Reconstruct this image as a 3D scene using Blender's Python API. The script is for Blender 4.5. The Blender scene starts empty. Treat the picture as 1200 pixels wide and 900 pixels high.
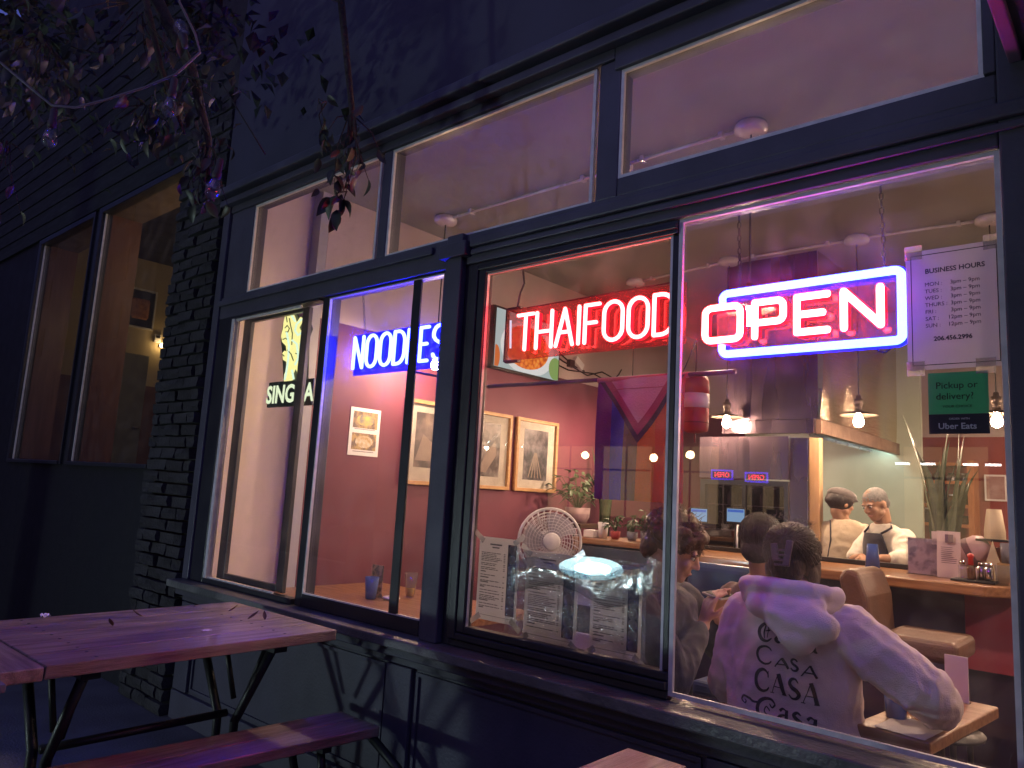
import bpy, bmesh, math, random
from mathutils import Vector, Matrix, noise
from mathutils.bvhtree import BVHTree
random.seed(7)
S = bpy.context.scene
C = S.collection
PI = math.pi

# ---------------------------------------------------------------- camera
def cam_axes(yaw, pitch, roll):
    f = Vector((-math.sin(yaw)*math.cos(pitch), math.cos(yaw)*math.cos(pitch), math.sin(pitch)))
    r = Vector((math.cos(yaw), math.sin(yaw), 0)); u = r.cross(f)
    return math.cos(roll)*r+math.sin(roll)*u, -math.sin(roll)*r+math.cos(roll)*u, f
r_, u_, f_ = cam_axes(math.radians(41.609), math.radians(8.314), math.radians(3.265))
cd = bpy.data.cameras.new("camera"); cam = bpy.data.objects.new("camera", cd); C.objects.link(cam)
M = Matrix.Identity(4)
for i in range(3):
    M[i][0] = r_[i]; M[i][1] = u_[i]; M[i][2] = -f_[i]
M[0][3], M[1][3], M[2][3] = 0, -2.2, 1.4
cam.matrix_world = M
cd.sensor_width = 36; cd.lens = 36*871.4/1200; cd.clip_start = 0.05; cd.clip_end = 500
S.camera = cam

# ---------------------------------------------------------------- world, faint fill sun, exposure
W = bpy.data.worlds.new("World"); S.world = W; W.use_nodes = True
nt = W.node_tree; bg = nt.nodes["Background"]
sky = nt.nodes.new("ShaderNodeTexSky"); sky.sky_type = 'NISHITA'; sky.sun_disc = False
sky.sun_elevation = math.radians(12.0); sky.sun_rotation = math.radians(165); sky.air_density = 1.0
tint = nt.nodes.new("ShaderNodeMixRGB"); tint.blend_type = 'MULTIPLY'; tint.inputs[0].default_value = 1.0
tint.inputs[2].default_value = (0.46, 0.36, 1.0, 1)
nt.links.new(sky.outputs[0], tint.inputs[1]); nt.links.new(tint.outputs[0], bg.inputs[0])
bg.inputs[1].default_value = 0.13
sl = bpy.data.lights.new("faint_fill_sun", 'SUN'); so = bpy.data.objects.new("faint_fill_sun", sl); C.objects.link(so)  # weak sun added for general ambient; no moon is in view
sl.energy = 0.05; sl.angle = math.radians(12); sl.color = (0.75, 0.7, 1.0)
so.rotation_euler = (math.radians(50), 0, math.radians(15))
S.view_settings.view_transform = 'Standard'; S.view_settings.look = 'None'
S.view_settings.exposure = 0; S.view_settings.gamma = 1
S.render.engine = 'CYCLES'
cy = S.cycles
cy.use_denoising = True
try: cy.denoiser = 'OPENIMAGEDENOISE'
except Exception: pass
cy.max_bounces = 12; cy.diffuse_bounces = 4; cy.glossy_bounces = 4; cy.transmission_bounces = 6; cy.transparent_max_bounces = 24
cy.sample_clamp_indirect = 6; cy.caustics_reflective = False; cy.caustics_refractive = False

# ---------------------------------------------------------------- materials
MATS = {}
def mat(name, col, rough=0.6, col2=None, scale=6.0, bump=0.0, bscale=None, metal=0.0, stretch=(1,1,1), detail=6, coat=0.0, contrast=(0.35,0.65), spec=0.5, sheen=0.0, trans=0.0, rough2=None):
    m = bpy.data.materials.new(name); m.use_nodes = True
    t = m.node_tree; b = t.nodes["Principled BSDF"]
    b.inputs["Base Color"].default_value = (*col, 1); b.inputs["Roughness"].default_value = rough
    b.inputs["Metallic"].default_value = metal
    b.inputs["Specular IOR Level"].default_value = spec
    if coat: b.inputs["Coat Weight"].default_value = coat; b.inputs["Coat Roughness"].default_value = 0.12
    if sheen: b.inputs["Sheen Weight"].default_value = sheen
    if trans: b.inputs["Transmission Weight"].default_value = trans
    tc = t.nodes.new("ShaderNodeTexCoord"); mp = t.nodes.new("ShaderNodeMapping"); mp.inputs["Scale"].default_value = stretch
    t.links.new(tc.outputs["Object"], mp.inputs[0])
    if col2 is None: col2 = tuple(c*0.78 for c in col)
    n = t.nodes.new("ShaderNodeTexNoise"); n.inputs["Scale"].default_value = scale; n.inputs["Detail"].default_value = detail
    t.links.new(mp.outputs[0], n.inputs["Vector"])
    r = t.nodes.new("ShaderNodeValToRGB"); r.color_ramp.elements[0].position = contrast[0]; r.color_ramp.elements[1].position = contrast[1]
    r.color_ramp.elements[0].color = (*col, 1); r.color_ramp.elements[1].color = (*col2, 1)
    t.links.new(n.outputs[0], r.inputs[0]); t.links.new(r.outputs[0], b.inputs["Base Color"])
    mr = t.nodes.new("ShaderNodeMapRange"); mr.inputs[1].default_value = 0.3; mr.inputs[2].default_value = 0.7
    mr.inputs[3].default_value = rough; mr.inputs[4].default_value = rough2 if rough2 is not None else min(1, rough*1.25)
    t.links.new(n.outputs[0], mr.inputs[0]); t.links.new(mr.outputs[0], b.inputs["Roughness"])
    if bump:
        n2 = t.nodes.new("ShaderNodeTexNoise"); n2.inputs["Scale"].default_value = bscale or scale*6; n2.inputs["Detail"].default_value = 4
        t.links.new(mp.outputs[0], n2.inputs["Vector"])
        bp = t.nodes.new("ShaderNodeBump"); bp.inputs["Strength"].default_value = bump; bp.inputs["Distance"].default_value = 0.01
        t.links.new(n2.outputs[0], bp.inputs["Height"]); t.links.new(bp.outputs[0], b.inputs["Normal"])
    MATS[name] = m
    return m
def paper(name, col, rough=0.6, tr=0.5):
    m = mat(name, col, rough, tuple(c*.93 for c in col), 5); t = m.node_tree; b = t.nodes["Principled BSDF"]
    tl = t.nodes.new("ShaderNodeBsdfTranslucent"); tl.inputs[0].default_value = (*col, 1); mx = t.nodes.new("ShaderNodeMixShader"); mx.inputs[0].default_value = tr
    t.links.new(b.outputs[0], mx.inputs[1]); t.links.new(tl.outputs[0], mx.inputs[2]); t.links.new(mx.outputs[0], t.nodes["Material Output"].inputs[0])
    return m
def emit(name, col, st):
    m = bpy.data.materials.new(name); m.use_nodes = True; t = m.node_tree; t.nodes.clear()
    e = t.nodes.new("ShaderNodeEmission"); e.inputs[0].default_value = (*col, 1); e.inputs[1].default_value = st
    o = t.nodes.new("ShaderNodeOutputMaterial"); t.links.new(e.outputs[0], o.inputs[0]); MATS[name] = m
    return m
def glassy(name, tint=(0.95,0.96,0.97), f0=0.045, rough=0.0, dirt_bloom=0.0, bump=0.0, bscale=30.0, diff=0.0, dcol=(1,1,1)):
    """thin sheet: clear body with a mirror coat that rises at grazing angles"""
    m = bpy.data.materials.new(name); m.use_nodes = True; t = m.node_tree; t.nodes.clear(); N = t.nodes.new; L = t.links.new
    tr = N("ShaderNodeBsdfTransparent"); tr.inputs[0].default_value = (*tint, 1)
    gl = N("ShaderNodeBsdfGlossy"); gl.inputs["Roughness"].default_value = rough
    lw = N("ShaderNodeLayerWeight"); lw.inputs[0].default_value = 0.5
    p = N("ShaderNodeMath"); p.operation = 'POWER'; p.inputs[1].default_value = 5; L(lw.outputs["Facing"], p.inputs[0])
    q = N("ShaderNodeMath"); q.operation = 'MULTIPLY_ADD'; q.inputs[1].default_value = 0.9; q.inputs[2].default_value = f0; L(p.outputs[0], q.inputs[0])
    mx = N("ShaderNodeMixShader"); L(q.outputs[0], mx.inputs[0]); L(gl.outputs[0], mx.inputs[2])
    base = tr.outputs[0]
    tc = N("ShaderNodeTexCoord")
    if diff or dirt_bloom:
        df = N("ShaderNodeBsdfDiffuse"); df.inputs[0].default_value = (*dcol, 1)
        tl = N("ShaderNodeBsdfTranslucent"); tl.inputs[0].default_value = (*dcol, 1)
        ad = N("ShaderNodeMixShader"); ad.inputs[0].default_value = 0.5; L(df.outputs[0], ad.inputs[1]); L(tl.outputs[0], ad.inputs[2])
        m2 = N("ShaderNodeMixShader"); L(tr.outputs[0], m2.inputs[1]); L(ad.outputs[0], m2.inputs[2])
        if dirt_bloom:
            n = N("ShaderNodeTexNoise"); n.inputs["Scale"].default_value = 9; n.inputs["Detail"].default_value = 9; L(tc.outputs["Object"], n.inputs["Vector"])
            mr = N("ShaderNodeMapRange"); mr.inputs[1].default_value = 0.45; mr.inputs[2].default_value = 0.8; mr.inputs[3].default_value = diff; mr.inputs[4].default_value = diff+dirt_bloom
            L(n.outputs[0], mr.inputs[0]); L(mr.outputs[0], m2.inputs[0])
        else: m2.inputs[0].default_value = diff
        base = m2.outputs[0]
    L(base, mx.inputs[1])
    if bump:
        n2 = N("ShaderNodeTexNoise"); n2.inputs["Scale"].default_value = bscale; n2.inputs["Detail"].default_value = 5; n2.inputs["Distortion"].default_value = 0.7
        L(tc.outputs["Object"], n2.inputs["Vector"])
        bp = N("ShaderNodeBump"); bp.inputs["Strength"].default_value = bump; bp.inputs["Distance"].default_value = 0.02
        L(n2.outputs[0], bp.inputs["Height"]); L(bp.outputs[0], gl.inputs["Normal"])
    o = N("ShaderNodeOutputMaterial"); L(mx.outputs[0], o.inputs[0]); MATS[name] = m
    return m

# ---------------------------------------------------------------- mesh helpers
class MB:
    def __init__(s): s.v = []; s.f = []; s.sm = []
    def add(s, vs, fs, smooth=False):
        o = len(s.v); s.v += [Vector(v) for v in vs]
        for f in fs: s.f.append([o+i for i in f]); s.sm.append(smooth)
        return s
    def box(s, x0, x1, y0, y1, z0, z1, rot=None, piv=None):
        vs = [Vector((x, y, z)) for z in (z0, z1) for y in (y0, y1) for x in (x0, x1)]
        if rot is not None:
            pv = Vector(piv) if piv else Vector(((x0+x1)/2, (y0+y1)/2, (z0+z1)/2))
            vs = [rot @ (v-pv)+pv for v in vs]
        return s.add(vs, [(0,2,3,1),(4,5,7,6),(0,1,5,4),(2,6,7,3),(0,4,6,2),(1,3,7,5)])
    def tube(s, pts, r, n=8, closed=False, caps=True, smooth=True):
        pts = [Vector(p) for p in pts]; k = len(pts)
        rs = r if isinstance(r, (list, tuple)) else [r]*k
        rings = []; up = None
        for i, p in enumerate(pts):
            a = pts[(i-1) % k] if (closed or i > 0) else p
            b = pts[(i+1) % k] if (closed or i < k-1) else p
            d = (b-a).normalized() if (b-a).length > 1e-9 else Vector((0,0,1))
            if up is None:
                up = d.orthogonal().normalized()
            up = (up-d*up.dot(d)); up = up.normalized() if up.length > 1e-6 else d.orthogonal().normalized()
            w = d.cross(up)
            rings.append([p+(up*math.cos(2*PI*j/n)+w*math.sin(2*PI*j/n))*rs[i] for j in range(n)])
        vs = [v for ring in rings for v in ring]; fs = []
        for i in range(k if closed else k-1):
            i2 = (i+1) % k
            off = 0
            if closed and i2 == 0:   # find best twist
                best = min(range(n), key=lambda o: (rings[0][o]-rings[i][0]).length); off = best
            for j in range(n): fs.append((i*n+j, i*n+(j+1) % n, i2*n+(j+1+off) % n, i2*n+(j+off) % n))
        if not closed and caps: fs += [tuple(reversed(range(n))), tuple((k-1)*n+j for j in range(n))]
        return s.add(vs, fs, smooth)
    def lathe(s, prof, n=20, c=(0,0,0), axis='Z', smooth=True):
        vs = []; fs = []
        for r, h in prof:
            for j in range(n):
                a = 2*PI*j/n; x, y = r*math.cos(a), r*math.sin(a)
                p = {'Z': (x, y, h), 'Y': (x, h, y), 'X': (h, x, y)}[axis]
                vs.append(Vector(p)+Vector(c))
        for i in range(len(prof)-1):
            for j in range(n): fs.append((i*n+j, i*n+(j+1) % n, (i+1)*n+(j+1) % n, (i+1)*n+j))
        fs.append(tuple(reversed(range(n)))); fs.append(tuple((len(prof)-1)*n+j for j in range(n)))
        return s.add(vs, fs, smooth)
    def prism(s, poly, d, o=(0,0,0), ex=(1,0,0), ey=(0,0,1), ez=(0,1,0), smooth=False):
        ex, ey, ez, o = Vector(ex), Vector(ey), Vector(ez), Vector(o); n = len(poly)
        vs = [o+ex*x+ey*y for x, y in poly]+[o+ex*x+ey*y+ez*d for x, y in poly]
        return s.add(vs, [tuple(range(n)), tuple(reversed(range(n, 2*n)))]+[(i, (i+1) % n, n+(i+1) % n, n+i) for i in range(n)], smooth)
    def ell(s, c, r, n=14, m=9, rot=None):
        c = Vector(c); vs = []; fs = []
        for i in range(m+1):
            t = PI*i/m
            for j in range(n):
                a = 2*PI*j/n; v = Vector((r[0]*math.sin(t)*math.cos(a), r[1]*math.sin(t)*math.sin(a), r[2]*math.cos(t)))
                if rot is not None: v = rot @ v
                vs.append(c+v)
        for i in range(m):
            for j in range(n): fs.append((i*n+j, (i+1)*n+j, (i+1)*n+(j+1) % n, i*n+(j+1) % n))
        return s.add(vs, fs, True)
    def sheet(s, fn, nu, nv, smooth=True):
        vs = [Vector(fn(i/nu, j/nv)) for j in range(nv+1) for i in range(nu+1)]
        fs = [(j*(nu+1)+i, j*(nu+1)+i+1, (j+1)*(nu+1)+i+1, (j+1)*(nu+1)+i) for j in range(nv) for i in range(nu)]
        return s.add(vs, fs, smooth)
    def mesh(s, name, m, off=Vector((0,0,0))):
        me = bpy.data.meshes.new(name); me.from_pydata([v-off for v in s.v], [], s.f)
        me.polygons.foreach_set("use_smooth", s.sm); me.update()
        bm = bmesh.new(); bm.from_mesh(me); bmesh.ops.recalc_face_normals(bm, faces=bm.faces); bm.to_mesh(me); bm.free()
        if m: me.materials.append(m)
        return me
    def obj(s, name, m, parent=None, bevel=0.0, kind=None, label=None, seg=2):
        o = bpy.data.objects.new(name, s.mesh(name, m, base(parent))); C.objects.link(o)
        if parent: o.parent = parent
        if bevel:
            b = o.modifiers.new("bevel", 'BEVEL'); b.width = bevel; b.segments = seg; b.limit_method = 'ANGLE'; b.angle_limit = math.radians(40); b.harden_normals = False
        if kind: o["kind"] = kind
        if label: o["label"] = label
        return o
def base(o):
    v = Vector((0,0,0))
    while o: v = v+Vector(o.location); o = o.parent
    return v
def thing(name, label, cat, loc=(0,0,0), group=None):
    o = bpy.data.objects.new(name, None); C.objects.link(o); o.location = loc; o.empty_display_size = 0.1
    o["label"] = label; o["category"] = cat
    if group: o["group"] = group
    return o
def tag(o, label, cat, group=None):
    o["label"] = label; o["category"] = cat
    if group: o["group"] = group
    return o
def link_mesh(name, me, parent=None, loc=(0,0,0), rot=(0,0,0), scale=(1,1,1)):
    o = bpy.data.objects.new(name, me); C.objects.link(o); o.parent = parent
    o.location = Vector(loc)-base(parent); o.rotation_euler = rot; o.scale = scale
    return o
def copy_tree(o, parent=None):
    c = o.copy(); C.objects.link(c); c.parent = parent
    for ch in list(o.children): copy_tree(ch, c)
    return c
def text_mesh(txt, size, o, ex=(1,0,0), ey=(0,0,1), align='LEFT', ext=0.0006, sx=1.0, bold=0.0):
    """lettering as an MB: baseline start o, along ex, upright ey"""
    cu = bpy.data.curves.new("lettering", 'FONT'); cu.body = txt; cu.size = size; cu.align_x = align; cu.extrude = ext; cu.offset = bold
    cu.resolution_u = 3
    ob = bpy.data.objects.new("lettering", cu); C.objects.link(ob)
    dg = bpy.context.evaluated_depsgraph_get(); me = bpy.data.meshes.new_from_object(ob.evaluated_get(dg))
    ex, ey, o = Vector(ex), Vector(ey), Vector(o); ez = ex.cross(ey)
    mb = MB(); mb.add([o+ex*(v.co.x*sx)+ey*v.co.y+ez*v.co.z for v in me.vertices], [list(p.vertices) for p in me.polygons])
    bpy.data.objects.remove(ob); bpy.data.curves.remove(cu); bpy.data.meshes.remove(me)
    return mb
def arc(cx, cy, rx, ry, a0, a1, n=8):
    return [(cx+rx*math.cos(math.radians(a0+(a1-a0)*i/n)), cy+ry*math.sin(math.radians(a0+(a1-a0)*i/n))) for i in range(n+1)]

# ---------------------------------------------------------------- palette
paint = mat("dark_slate_paint", (0.086, 0.083, 0.118), 0.42, (0.058, 0.056, 0.082), 3.2, 0.2, 70, rough2=0.62, detail=9)
paint3 = mat("dark_fascia_paint", (0.058, 0.056, 0.078), 0.55, (0.050, 0.048, 0.068), 2.0, 0.12, 80)
paint2 = mat("black_sash_paint", (0.022, 0.022, 0.030), 0.32, (0.03, 0.03, 0.038), 8, 0.1, 60)
sillp = mat("weathered_sill_paint", (0.10, 0.105, 0.10), 0.34, (0.19, 0.19, 0.175), 5, 0.4, 60, contrast=(0.42,0.62), detail=9)
bead = mat("pale_glazing_bead", (0.78, 0.75, 0.77), 0.3, (0.62, 0.6, 0.62), 20)
pane_m = glassy("window_glass", (0.955, 0.955, 0.965), 0.045, 0.0, diff=0.009, dirt_bloom=0.034, dcol=(0.85,0.82,0.9))  # dirt on the glass raised to scatter neon bloom and a violet veil
side_m = mat("dark_green_siding", (0.011, 0.015, 0.012), 0.7, (0.007, 0.009, 0.008), 4, 0.3, 50, stretch=(1,6,6))
brick_m = [mat("charcoal_brick_a", (0.027, 0.025, 0.027), 0.85, (0.052, 0.05, 0.051), 14, 0.9, 60),
           mat("charcoal_brick_b", (0.040, 0.038, 0.040), 0.85, (0.020, 0.019, 0.020), 14, 0.9, 60),
           mat("charcoal_brick_c", (0.020, 0.019, 0.020), 0.85, (0.040, 0.037, 0.039), 18, 0.9, 50)]
mortar_m = mat("dark_mortar", (0.035, 0.034, 0.036), 0.95, (0.05, 0.048, 0.05), 30, 0.6)
asph = mat("asphalt", (0.05, 0.05, 0.052), 0.9, (0.035, 0.035, 0.036), 60, 0.6, 200)
conc = mat("concrete_pavement", (0.13, 0.13, 0.13), 0.85, (0.09, 0.09, 0.09), 3, 0.35, 80)
blackm = mat("black_metal", (0.018, 0.018, 0.02), 0.4, (0.028, 0.028, 0.03), 20, metal=0.4)
cordm = mat("black_cord", (0.015, 0.015, 0.016), 0.6)
maroon = mat("maroon_wall_paint", (0.165, 0.038, 0.066), 0.55, (0.135, 0.030, 0.054), 2.2, 0.12, 120)
beige = mat("beige_wall_paint", (0.56, 0.46, 0.44), 0.6, (0.51, 0.42, 0.40), 1.2, 0.15, 110)
ceil_m = mat("pale_ceiling_paint", (0.33, 0.36, 0.33), 0.7, (0.29, 0.32, 0.295), 1.5, 0.15, 90)
white_m = mat("white_plastic", (0.74, 0.73, 0.75), 0.35, (0.68, 0.67, 0.69), 10)
paper_m = mat("white_paper", (0.78, 0.76, 0.78), 0.7, (0.72, 0.70, 0.72), 8)
ink_m = mat("black_ink", (0.03, 0.03, 0.035), 0.6)
steel = mat("warm_lit_steel", (0.68, 0.56, 0.40), 0.08, (0.62, 0.50, 0.35), 3, 0.30, 5.0, metal=1.0, stretch=(0.7,0.7,26), rough2=0.20)  # golden tint carries the warm bulbs' reflection on stainless steel
steel_d = mat("shaded_steel", (0.13, 0.09, 0.11), 0.22, (0.085, 0.06, 0.075), 2.5, 0.7, 2.0, metal=1.0, stretch=(2.5,2.5,0.3), rough2=0.36)  # same stainless, darkened to purple-brown for the dark it reflects
steel2 = mat("dull_steel", (0.42, 0.41, 0.42), 0.38, (0.35, 0.34, 0.35), 8, 0.2, 30, metal=0.9)
wood = mat("varnished_fir", (0.40, 0.19, 0.075), 0.32, (0.25, 0.10, 0.035), 4, 0.15, 30, stretch=(1.2, 14, 14), coat=0.4)
wood_y = mat("varnished_fir_end", (0.40, 0.19, 0.075), 0.35, (0.25, 0.10, 0.035), 4, 0.15, 30, stretch=(14, 1.2, 14), coat=0.4)
wood_d = mat("weathered_table_fir", (0.36, 0.275, 0.21), 0.34, (0.18, 0.13, 0.095), 3.5, 0.5, 30, stretch=(1.0, 13, 13), coat=0.25)
wood_dy = mat("weathered_breadboard_fir", (0.36, 0.275, 0.21), 0.34, (0.18, 0.13, 0.095), 3.5, 0.5, 30, stretch=(13, 1.0, 13), coat=0.25)
oak = mat("pale_oak_frame", (0.50, 0.28, 0.12), 0.45, (0.40, 0.21, 0.085), 6, 0.1, stretch=(8, 2, 8))

# ================================================================ SETTING
MB().box(-60, 60, -60, 40, -0.35, -0.30).obj("ground", asph, kind="structure")
MB().box(-30, 20, -6, 0.0, -0.30, 0.0).obj("pavement", conc, kind="structure")
MB().box(-30, 20, -6.2, -6.002, -0.30, 0.002).obj("kerb", mat("granite_kerb", (0.25,0.25,0.25), 0.8, (0.18,0.18,0.18), 30, 0.3), kind="structure")
MB().box(-4.4, 2.4, 0.14, 8.1, -0.02, 0.0).obj("floor", mat("dark_plank_floor", (0.10,0.055,0.04), 0.35, (0.06,0.032,0.024), 3, 0.2, stretch=(1,10,10)), kind="structure")
MB().box(-4.5, 2.5, 0.10, 8.2, 3.35, 3.45).obj("ceiling", ceil_m, kind="structure")
# interior walls
w = MB().box(-4.36, -4.202, 0.57, 8.1, 0, 2.48).obj("wall_left", maroon, kind="structure")
MB().box(-4.358, -4.2, 0.57, 8.1, 2.481, 3.348).obj("wall_left_upper", beige, kind="structure")
MB().box(-4.5, -4.3, 0.06, 0.568, 0, 3.348).obj("wall_corner", mat("cream_corner_paint", (0.76,0.64,0.53), 0.6, (0.70,0.59,0.48), 1.5, 0.15, 100), kind="structure")
MB().box(-4.298, -4.2, 0.50, 0.568, 0, 3.348).obj("wall_pier", mat("blue_lit_wall_tone", (0.42,0.42,0.46), 0.6, (0.38,0.38,0.42), 2), kind="structure")  # greyed toward blue for the blue sign's light on this face
MB().box(-4.2, 2.4, 8.0, 8.12, 0, 3.348).obj("wall_back", mat("brick_red_wall_paint", (0.30,0.07,0.06), 0.55, (0.25,0.055,0.05), 1.5, 0.15, 90), kind="structure")
MB().box(2.35, 2.45, 0.1, 8.0, 0, 3.348).obj("wall_right", beige, kind="structure")

# ---------------------------------------------------------------- restaurant front
rest = thing("restaurant_front", "dark slate shopfront with lit windows, transoms and neon signs", "building", (-2.0, 0, 0))
b = MB()
b.box(-4.46, 1.2, 0.0, 0.10, 0, 0.74)
b.obj("bulkhead_wall", paint, rest, 0.004)
b = MB()
for x0, x1 in ((-4.46, -4.30), (-2.56, -2.40), (-1.08, -0.92), (0.35, 0.5)): b.box(x0, x1, -0.024, -0.001, 0.16, 0.655)
b.box(-4.46, 1.2, -0.026, -0.001, 0.66, 0.742)
b.box(-4.46, 1.2, -0.030, -0.001, 0.0, 0.155)
b.obj("panel_moulding", paint, rest, 0.004)
b = MB()
for x0, x1 in ((-4.28, -2.58), (-2.38, -1.10), (-0.90, 0.33)):
    b.box(x0, x1, -0.012, -0.0015, 0.175, 0.19); b.box(x0, x1, -0.012, -0.0015, 0.63, 0.645)
    b.box(x0, x0+0.015, -0.012, -0.0015, 0.1905, 0.6295); b.box(x1-0.015, x1, -0.012, -0.0015, 0.1905, 0.6295)
b.obj("panel_bead", paint, rest)
MB().box(-4.48, 1.2, -0.125, 0.05, 0.745, 0.785).obj("sill", sillp, rest, 0.006)
MB().box(-4.46, 1.2, -0.075, -0.027, 0.70, 0.744).obj("sill_apron", paint, rest, 0.005)
# posts and beams
MB().box(-2.335, -2.237, -0.055, -0.016, 0.786, 2.50).add(*(lambda q:(q.v,q.f))(MB().box(-2.385, -2.237, -0.0155, 0.06, 0.786, 2.36))).obj("pilaster", paint, rest, 0.006)
MB().box(-2.36, -2.20, -0.075, 0.06, 2.392, 2.458).obj("pilaster_cap", paint, rest, 0.006)
MB().box(-4.47, -4.395, -0.04, 0.08, 0.786, 3.20).obj("corner_post", paint, rest, 0.005)
MB().box(-0.285, 0.10, -0.035, 0.10, 0.786, 3.30).obj("door_post", paint, rest, 0.006)
MB().box(-4.394, -0.286, -0.03, 0.07, 2.362, 2.499).obj("transom_beam", paint, rest, 0.005)
MB().box(-4.394, -2.44, -0.05, -0.031, 2.44, 2.475).obj("beam_moulding", paint, rest, 0.006)
MB().box(-2.19, 0.1, -0.06, -0.036, 2.425, 2.47).obj("beam_moulding", paint, rest, 0.008)
MB().box(-2.19, 0.1, -0.05, -0.0355, 2.395, 2.418).obj("beam_moulding", paint, rest, 0.005)
for x0, x1 in ((-4.394, -4.122), (-2.882, -2.818), (-1.572, -1.476)): MB().box(x0, x1, -0.02, 0.07, 2.5, 3.055).obj("transom_post", paint, rest, 0.006)
MB().box(-1.475, -0.286, -0.02, 0.07, 2.5, 2.572).obj("transom_rail", paint, rest, 0.006)
b = MB(); b.box(-4.394, -1.5, -0.03, 0.07, 3.056, 3.14); b.box(-1.499, -0.286, -0.03, 0.07, 3.008, 3.14); b.obj("transom_head", paint, rest, 0.004)
b = MB(); b.box(-4.47, 0.3, -0.075, -0.031, 3.095, 3.135); b.obj("cornice_strip", paint, rest, 0.006)
b = MB(); b.box(-4.47, 0.3, -0.11, -0.031, 3.15, 3.20); b.obj("cornice_strip", paint, rest, 0.008)
MB().box(-4.47, 1.4, -0.05, 0.12, 3.21, 5.2).obj("fascia_wall", paint3, rest, 0.004)
can_m = mat("blue_grey_canopy_paint", (0.11, 0.12, 0.15), 0.45, (0.09, 0.10, 0.13), 5, 0.15, 70)
can = MB().box(-0.245, 1.6, -1.5, -0.04, 2.60, 2.78).obj("entrance_canopy", can_m, rest, 0.004)
MB().box(-0.255, -0.225, -1.5, -0.04, 2.575, 2.599).obj("canopy_trim", mat("mauve_trim_paint", (0.26,0.17,0.28), 0.4), can, 0.004)
# windows of the front
def window(parent, x0, x1, z0, z1, beadw=0.012, y=0.0, label=None):
    """glass between the given edges, a thin pale bead around it"""
    wn = bpy.data.objects.new("window", None); C.objects.link(wn); wn.parent = parent; wn.location = Vector(((x0+x1)/2, y, z0))-base(parent)
    if label: wn["label"] = label
    MB().box(x0, x1, y, y+0.006, z0, z1).obj("pane", pane_m, wn)
    if beadw:
        b = MB()
        b.box(x0-0.002, x0+beadw, y-0.014, y-0.001, z0, z1); b.box(x1-beadw, x1+0.002, y-0.014, y-0.001, z0, z1)
        b.box(x0+beadw, x1-beadw, y-0.014, y-0.001, z0, z0+beadw); b.box(x0+beadw, x1-beadw, y-0.014, y-0.001, z1-beadw, z1)
        b.obj("glazing_bead", bead, wn)
    return wn
w_open = window(rest, -1.214, -0.287, 0.800, 2.360, 0.013, label="big fixed window behind the open sign")
w_thai = window(rest, -2.118, -1.240, 0.860, 2.310, 0.007)
b = MB()
for k, (d, y) in enumerate(((0.0, -0.020), (0.042, -0.034), (0.082, -0.026))):
    x0, x1, z0, z1 = -2.236+d, -1.2165, 0.787+d*0.7, 2.361-d*0.4
    wd = 0.040
    b.box(x0, x0+wd, y, 0.02, z0, z1)
    b.box(x0+wd, x1-0.0, y, 0.02, z0, z0+0.026); b.box(x0+wd, x1, y, 0.02, z1-0.020, z1)
b.box(-1.240, -1.216, -0.014, 0.02, 0.8735, 2.3075)
b.obj("sash", paint2, w_thai, 0.004)
w_sing = window(rest, -4.215, -3.30, 0.815, 2.355, 0.0)
b = MB(); b.box(-4.395, -4.246, -0.026, 0.03, 0.787, 2.361); b.box(-4.245, -3.33, -0.026, 0.03, 0.787, 0.814); b.box(-4.245, -3.33, -0.026, 0.03, 2.352, 2.361)
b.obj("sash", paint2, w_sing, 0.004)
b = MB(); b.box(-4.245, -4.216, -0.022, 0.012, 0.815, 2.351); b.box(-4.215, -3.52, -0.012, -0.001, 2.336, 2.351); b.box(-4.215, -3.52, -0.012, -0.001, 0.815, 0.822); b.obj("glazing_bead", bead, w_sing)
b = MB(); b.box(-4.200, -4.116, 0.035, 0.06, 0.815, 2.351); b.box(-3.567, -3.505, 0.035, 0.06, 0.815, 2.351); b.box(-4.116, -3.567, 0.035, 0.06, 0.815, 0.85); b.box(-4.116, -3.567, 0.035, 0.06, 2.33, 2.351)
b.obj("inner_sash", paint2, w_sing, 0.003)
w_nood = window(rest, -3.246, -2.370, 0.850, 2.352, 0.006)
b = MB(); b.box(-3.305, -3.247, -0.015, 0.06, 0.787, 2.361); b.box(-3.246, -2.386, -0.015, 0.034, 0.787, 0.849); b.box(-3.246, -2.386, -0.015, 0.034, 2.353, 2.361)
b.obj("sash", paint2, w_nood, 0.004)
b = MB(); b.box(-2.588, -2.533, -0.014, -0.001, 0.850, 2.352); b.obj("sash_stile", paint2, w_nood, 0.004)
window(rest, -4.121, -2.903, 2.501, 3.054, 0.012)
window(rest, -2.817, -1.593, 2.501, 3.054, 0.012)
window(rest, -1.475, -0.315, 2.573, 3.007, 0.012)
MB().box(-0.3145, -0.2855, -0.028, 0.05, 2.573, 3.007).obj("transom_post", paint, rest, 0.004)

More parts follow.
